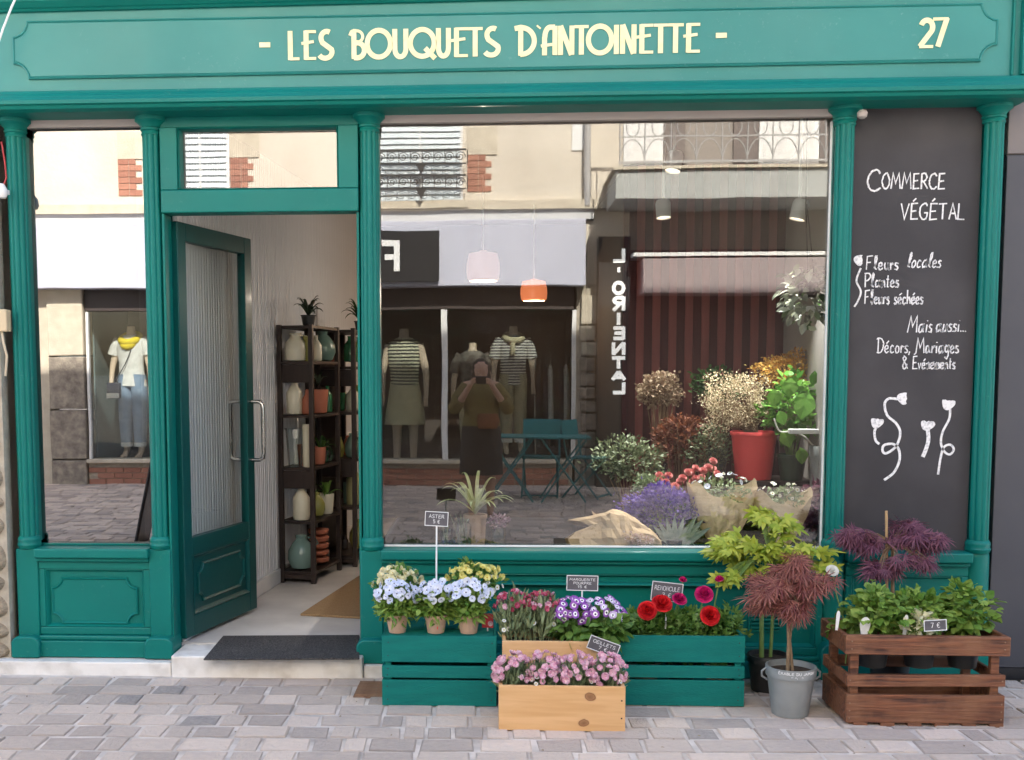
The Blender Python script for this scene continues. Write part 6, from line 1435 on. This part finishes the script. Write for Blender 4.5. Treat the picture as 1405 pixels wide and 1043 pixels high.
# orange sprigs in tall vase, pothos, dried hydrangea, dark shrub
def bush(name, label, cat, px, py, y, r, tpl, size, n, mat, base=None, potr=.06, pot_h=.14, potm=BLACKPOT, stemm=STEM_BR, extra=None, shell=.3, droop=0):
    x, z = F(px,py,y); bz = WZ if base is None else base; t = thing(name, label, cat, (x,y,bz))
    a_, b2 = pot_mb(potr, potr*.75, pot_h); obj('pot', a_, potm, t, smooth=True); obj('soil', b2, SOIL, t)
    mb = MB(); foliage(mb, n, (0,0,z-bz), r, tpl, size, shell=shell, droop=droop); obj('foliage', mb, mat, t)
    pos, _ = rnd_ell(26, (0,0,z-bz), tuple(k*.85 for k in r), .5); stems(t, pos, (0,0,pot_h*.9), r=.002, mat=stemm, spread=.15); return t, x, z, bz
ST = zb_
bush('orange_sprig_bunch','tall bunch of orange and yellow sprigs near the right wall','flowers',1085,507,1.15,(.19,.12,.10),LEAF,.016,2600,PT_ORNG,ST,.06,.22,DARKWOOD)
t, x0_, z0_, bz0 = bush('pothos','bright green pothos with large heart shaped leaves beside the red bucket','potted plant',1088,562,.88,(.15,.11,.16),LEAF_W,.045,320,LF_POTHOS,ST,.075,.14,M('dark_green_pot',(.02,.05,.03),.4),STEM)
lm = MB(); lm.scatter(leaf_t(.42,.06,.15), [(0,0,0)], [(0,1,0)], [(0,0,1)], [1]); lme = lm.mesh('leaf', LF_POTHOS)
for px, py, s_ in ((1108,548,.15),(1075,600,.10),(1062,545,.09),(1120,590,.09),(1085,530,.10),(1098,625,.09),(1068,575,.08),(1118,520,.08)):
    q = F(px,py-6,.76); o = link('leaf', lme, t); v = Vector((random.gauss(0,.3),-.15,-1)).normalized(); n_ = Vector((random.gauss(0,.3),-1,.3)); xx_ = v.cross(n_).normalized(); zz_ = xx_.cross(v)
    o.matrix_local = Matrix.Translation(Vector((q[0]-x0_,-.12,q[1]-bz0+.02))) @ Matrix((xx_,v,zz_)).transposed().to_4x4() @ Matrix.Diagonal((s_,s_,s_,1))
mb = MB(); q = [F(*p, .75) for p in ((1062,575),(1070,592),(1088,592),(1105,600),(1118,612),(1128,600))]; mb.tube([(a-x0_,-.13,b-bz0) for a, b in catm(q,5)], .004, 6); obj('trailing_vine', mb, PT_WHITE, t)
bush('dried_hydrangea','tall vase of tan dried hydrangea heads before the striped wall','flowers',905,535,1.35,(.13,.10,.10),LEAF_W,.018,1500,P_('dried_hydrangea', (.24,.15,.10), (.42,.33,.22)),WZ,.05,.32,GLASS_V)
bush('dark_shrub','dark green leafy shrub at the left of the flower display','potted plant',862,632,.95,(.20,.12,.13),LEAF,.022,1500,LF_SHRUB,WZ,.08,.1)
bush('rust_foliage','rust brown foliage plant between the shrub and the red bucket','potted plant',935,600,1.15,(.15,.10,.13),LEAF,.028,900,P_('rust_leaf', (.09,.025,.015), (.20,.07,.03)),WZ,.06,.15)
bush('speckled_foliage','speckled olive foliage plant left of the red bucket','potted plant',975,615,1.05,(.13,.09,.12),LEAF,.018,1000,LF_SHRUB,WZ,.06,.12)
bush('brown_foliage','dark brown tall foliage in front of the striped wall','potted plant',985,530,1.45,(.16,.12,.10),LEAF,.03,500,LF_DARK,WZ,.06,.4)
bush('burgundy_plant','burgundy leaved plant in the lower right corner of the window','potted plant',1118,700,.55,(.07,.07,.12),LEAF_W,.035,420,LF_PUR,WZ,.05,.08)
bush('small_bouquet_greens','low sage green bunch between the shrub and the statice','plant',893,665,.6,(.10,.07,.05),LEAF,.02,420,LF_GREY,WZ,.04,.06)
t = thing('grey_bucket', 'pale grey bucket standing by the right wall under the bracket', 'bucket', (F(1124,650,.7)[0],.7,WZ))
a_, b2 = pot_mb(.05,.04,F(1124,612,.7)[1]-WZ); obj('bucket', a_, ENAMEL, t, smooth=True)
# white bracket shelves
for px0, px1, py, y, lb in ((1083,1130,592,.7,'white bracket shelf by the right wall below the pothos'),(1082,1128,424,.5,'white bracket shelf crossing the hanging plant')):
    xa, z = F(px0,py,y); t = thing('bracket_shelf', lb, 'shelf', (xa,y,z), 0, 'white bracket shelves'); L_b = F(px1,py,y)[0]-xa+.12
    obj('shelf_plate', MB().box(0,L_b,-.03,.03,-.012,.012), WHITE, t, bevel=.003); obj('wall_bracket', MB().box(L_b-.02,L_b,-.02,.02,-.09,-.013), WHITE, t)
# hanging tradescantia
x, z = F(1108,415,.45); zb2 = z+.02; t = thing('hanging_plant', 'hanging tradescantia with silver striped leaves on long cords', 'hanging plant', (x,.45,zb2))
a_, b2 = pot_mb(.055,.04,.09); obj('pot', a_, BLACKPOT, t, smooth=True)
mb = MB(); foliage(mb, 150, (0,0,.02), (.12,.10,.13), LEAF, .05, shell=.5, droop=.7); obj('foliage', mb, LF_VAR, t)
lm = MB(); lm.scatter(LEAF, [(0,0,0)], [(0,1,0)], [(0,0,1)], [1]); lme = [lm.mesh('leaf', m_) for m_ in (LF_VAR, LF_DARK, LF_GREY)]
pos, p = rnd_ell(60, (0,0,.02), (.125,.11,.15), .85)
for q, pp_ in zip(pos, p):
    v = Vector((pp_[0],pp_[1]*.6-.1,-.5+random.gauss(0,.3))).normalized(); n_ = Vector((pp_[0],pp_[1]-.6,.7)); xx_ = v.cross(n_).normalized(); zz_ = xx_.cross(v); o = link('leaf', random.choice(lme), t); s_ = random.uniform(.045,.07)
    o.matrix_local = Matrix.Translation(Vector(q)) @ Matrix((xx_,v,zz_)).transposed().to_4x4() @ Matrix.Diagonal((s_,s_,s_,1))
obj('cord', MB().tube([(.0,0,.09),(-.02,0,.45),(-.02,0,2.66-zb2)], .003, 5), DARKWOOD, t); obj('cord', MB().tube([(.03,0,.09),(-.015,0,.45)], .002, 5), DARKWOOD, t)

# ================================================================== SHELVES WITH VASES
def shelf_unit(label, bx, by, ang, w, dp, zs_, top):
    t = thing('shelf_unit', label, 'shelf', (bx,by,.104), ang, 'dark wooden shelf units')   # local x along street side, y into the shop
    for x_ in (0,w-.022):
        for y_ in (0,dp-.022): board(t,'post',x_-.003,x_+.025,y_-.003,y_+.025,0,top,DARKWOOD)
    for z_ in zs_: board(t,'shelf_board',.001,w-.001,.001,dp-.001,z_-.018,z_,DARKWOOD)
    for z_ in (zs_[4]-.13, zs_[1]+.20): board(t,'end_panel',.026,w-.026,.003,.013,z_,z_+.11,DARKWOOD)
    for z_ in (zs_[0]-.05,): board(t,'side_rail',.0225,w-.0225,.004,.014,z_,z_+.03,DARKWOOD)
    return t
u1 = shelf_unit('nearer dark wooden shelf unit by the open door, full of vases', -1.315,1.60,-.19,.225,.50,[.075,.385,.715,1.035,1.36,1.575],1.58)
u2 = shelf_unit('farther dark wooden shelf unit behind the first, with a plant on top', -1.17,2.20,-.17,.26,.55,[.075,.40,.72,1.03,1.33,1.57],1.58)
board(u2,'back_panel',-.006,-.001,.0,.55,.03,1.56,DARKWOOD,0)
def on(u, lx, ly, lz): # world position of a point given in the shelf's own frame
    c, s_ = math.cos(u.rotation_euler.z), math.sin(u.rotation_euler.z); return (u.location.x+c*lx-s_*ly, u.location.y+s_*lx+c*ly, u.location.z+lz)
V_WHITE = M('cream_ceramic', (.66,.63,.50), .35, (.6,.57,.45), vs=8); V_SAGE = M('sage_glaze', (.14,.22,.18), .3, (.11,.18,.15), vs=8); V_MUST = M('olive_glaze', (.28,.27,.07), .3); V_TERR = M('terracotta_glaze', (.42,.14,.08), .6, (.36,.11,.06), vs=9); V_CLR = GLASS_V
V_GREENG = M('bottle_green_glass', (.03,.14,.06), .1)
PROF = {'bottle':[(.3,0),(.42,.02),(.45,.1),(.45,.62),(.3,.74),(.16,.84),(.16,.97),(.2,1)], 'jug':[(.35,0),(.48,.03),(.5,.4),(.46,.68),(.28,.82),(.24,.92),(.3,1)],
        'round':[(.2,0),(.38,.05),(.5,.3),(.48,.55),(.3,.8),(.18,.9),(.22,1)], 'pot':[(.36,0),(.42,.04),(.5,.92),(.5,1)], 'tall':[(.34,0),(.36,.02),(.36,.98),(.36,1)], 'cyl':[(.3,0),(.32,.02),(.45,.95),(.5,1)]}
def vase(u, lx, ly, lz, kind, h, w, mat, label, ribs=False, handle=False):
    x, y, z = on(u, lx, ly, lz); t = thing('vase', label, 'vase', (x,y,z+.001), random.random(), 'vases on the shelf units')
    mb = MB(); pr = [(r*w, zz_*h) for r, zz_ in PROF[kind]]; mb.lathe([(.0001,0)]+pr, n=28, cap=False)
    if ribs:
        vv = []
        for (a, b, c) in mb.v: an = math.atan2(b, a); k = 1+.05*math.sin(12*an); vv.append((a*k, b*k, c))
        mb.v = vv
    obj('vessel', mb, mat, t, smooth=True)
    if handle: obj('handle', MB().tube([(w*.42,0,h*.62),(w*.66,0,h*.72),(w*.55,0,h*.88),(w*.26,0,h*.92)], .006, 8), mat, t, smooth=True)
    return t
S5, S4, S3, S2, S1 = 1.36, 1.035, .715, .385, .075
vase(u1,.095,.06,S5,'jug',.17,.13,V_WHITE,'cream jug with a handle on the top shelf of the near unit',handle=True)
vase(u1,.165,.10,S5,'tall',.15,.09,V_MUST,'olive glazed vase behind the cream jug on the top shelf'); vase(u1,.17,.22,S5,'bottle',.16,.08,V_WHITE,'slim white bottle vase at the post of the top shelf'); vase(u1,.16,.36,S5,'round',.19,.17,V_SAGE,'rounded sage green vase on the top shelf')
vase(u1,.085,.06,S4,'bottle',.215,.11,V_WHITE,'tall cream bottle vase on the second shelf'); vase(u1,.16,.08,S4,'bottle',.15,.07,V_TERR,'small terracotta bottle beside the tall cream bottle'); vase(u1,.16,.26,S4,'pot',.15,.14,V_TERR,'terracotta pot with a dark plant on the second shelf'); vase(u1,.17,.42,S4,'bottle',.17,.07,V_GREENG,'green glass bottle at the far end of the second shelf')
vase(u1,.085,.06,S3,'cyl',.235,.13,V_CLR,'ribbed clear glass vase on the third shelf',ribs=True); vase(u1,.165,.05,S3,'tall',.26,.07,V_WHITE,'tall square shouldered white vase on the third shelf'); vase(u1,.16,.25,S3,'pot',.11,.11,V_TERR,'small terracotta pot on the third shelf'); vase(u1,.16,.38,S3,'round',.14,.12,V_CLR,'round clear glass vase deep on the third shelf')
vase(u1,.12,.06,S2,'bottle',.225,.115,V_WHITE,'cream bottle vase on the fourth shelf'); vase(u1,.15,.25,S2,'round',.15,.11,V_MUST,'squat olive vase on the fourth shelf'); vase(u1,.16,.39,S2,'pot',.13,.11,V_WHITE,'white pot behind the olive vase on the fourth shelf')
vase(u1,.105,.09,S1,'round',.21,.17,M('sea_glass_glaze', (.17,.27,.25), .2),'rounded sea green jug on the bottom shelf',handle=True)
vase(u1,.16,.34,S1,'bottle',.2,.09,V_CLR,'clear glass bottle on the bottom shelf')
for k in range(5):
    x, y, z = on(u1,.15,.28,S1+.002+k*.045); t = thing('rolled_cloth', ['lowest','second','middle','fourth','topmost'][k]+' terracotta coloured bowl in the stack on the bottom shelf','bowl',(x,y,z),0,'stacked terracotta bowls'); obj('bowl_body', MB().lathe([(.03,0),(.062,.018),(.066,.038),(.06,.044)], n=20), V_TERR, t, smooth=True); t.name = 'bowl'
for i, (ly, sz) in enumerate(((.1,S5),(.3,S4),(.12,S3),(.35,S3),(.15,S4),(.33,S5))):
    vase(u2,.20,ly,sz,['bottle','pot','round','cyl','bottle','jug'][i],.17,.10,[V_GREENG,V_TERR,V_SAGE,V_CLR,V_WHITE,V_MUST][i],['dark green bottle','terracotta pot','sage round vase','flared clear vase','slim cream bottle','olive jug'][i]+' on the farther shelf unit')
vase(u2,.19,.18,S2,'bottle',.30,.11,M('pale_olive_glaze',(.42,.40,.20),.3),'tall pale olive bottle on the farther shelf unit'); vase(u2,.19,.3,S1,'round',.2,.14,V_MUST,'olive vase on the bottom of the farther shelf unit')
for i in range(12):
    ly = .08+.042*i; sz = [S5,S4,S3,S2,S1,S4,S3,S5,S2,S3,S1,S4][i]
    vase(u2,.10+.03*(i%2),ly,sz,['bottle','cyl','round','tall'][i%4],.10+.02*(i%4),.06,[V_TERR,V_GREENG,V_MUST,V_SAGE,DARKWOOD,V_CLR][i%6],['small '+c_+' '+k_+' at the back of the farther shelf unit, '+q_ for c_,k_,q_ in (('terracotta','bottle','top shelf'),('bottle green','beaker','second shelf'),('olive','round vase','third shelf'),('sage','cylinder','fourth shelf'),('dark','bottle','bottom shelf'),('clear','beaker','second shelf'),('terracotta','round vase','third shelf'),('green','cylinder','top shelf'),('olive','bottle','fourth shelf'),('sage','beaker','third shelf'),('dark','round vase','bottom shelf'),('clear','cylinder','second shelf'))][i])
for i,(ly,sz,k_,m_,lb) in enumerate(((.13,S5,'bottle',V_TERR,'small rust coloured bottle between the jars on the top shelf'),(.30,S5,'tall',V_MUST,'olive cylinder vase by the sage vase on the top shelf'),(.34,S4,'round',V_GREENG,'dark green round vase on the second shelf'),(.15,S3,'cyl',V_TERR,'rust coloured beaker behind the white vase on the third shelf'),(.44,S3,'bottle',V_GREENG,'green bottle at the far end of the third shelf'),(.14,S2,'tall',V_MUST,'mustard cylinder on the fourth shelf'),(.45,S2,'bottle',V_WHITE,'white bottle at the far end of the fourth shelf'),(.44,S1,'round',V_SAGE,'sage vase at the far end of the bottom shelf'))):
    vase(u1,.10 if i%2 else .13,ly,sz,k_,.13,.075,m_,lb)
def toplant(u, lx, ly, lz, label, n, ln, mat, name='leafy_plant', pot=True):
    x, y, z = on(u,lx,ly,lz); t = thing(name, label, 'potted plant', (x,y,z+.001))
    if pot: a_, b2 = pot_mb(.045,.035,.06); obj('pot', a_, BLACKPOT, t, smooth=True)
    for k in range(n):
        mb = MB(); up_ = random.random(); strap(mb, (0,0,.05), random.uniform(0,2*PI), ln*(.5+.6*(1-up_)), .011, ln*.5+.5*ln*up_, ln*.5*(1-up_)); obj('leaf', mb, mat, t)
LFK = M('blackish_leaf', (.02,.035,.02), .4, (.05,.07,.035), vs=20)
toplant(u1,.16,.12,1.58,'dark strap leaved plant on top of the nearer shelf unit',16,.13,LFK); toplant(u2,.2,.35,1.58,'spiky plant on top of the farther shelf unit',14,.17,LF_DARK)
toplant(u1,.16,.27,S4+.12,'dark plant growing in the terracotta pot on the second shelf',9,.09,LFK,'dark_plant',False); toplant(u1,.165,.40,S2+.05,'olive green plant on the fourth shelf',12,.12,LF_MID)
toplant(u1,.165,.3,S3+.02,'small green plant on the third shelf',12,.12,LF_DARK,'green_plant'); toplant(u2,.2,.2,S4,'green plant on the farther shelf unit',12,.12,LF_MID)

# small litter on the paving: one mass
lm = MB(); n_ = 70; xy = [(random.uniform(-2.1,2.2), random.uniform(-1.1,-.14)) for _ in range(n_)]
xy = [q for q in xy if not (-.5 < q[0] < 2.0 and q[1] > -.86) or (1.06 < q[0] < 1.36 and q[1] > -.45)]
lm.scatter(LEAF, [(x,y,.009) for x, y in xy], [(random.gauss(0,1),random.gauss(0,1),.05) for _ in xy], [(random.gauss(0,.2),random.gauss(0,.2),1) for _ in xy], [random.uniform(.006,.016) for _ in xy])
tag(obj('leaf_litter', lm, M('dry_leaf_litter', (.16,.10,.05), .8, (.34,.26,.13), vs=30, island=True)), 'scattered tiny dry leaf fragments on the paving in front of the shop', kind='stuff')
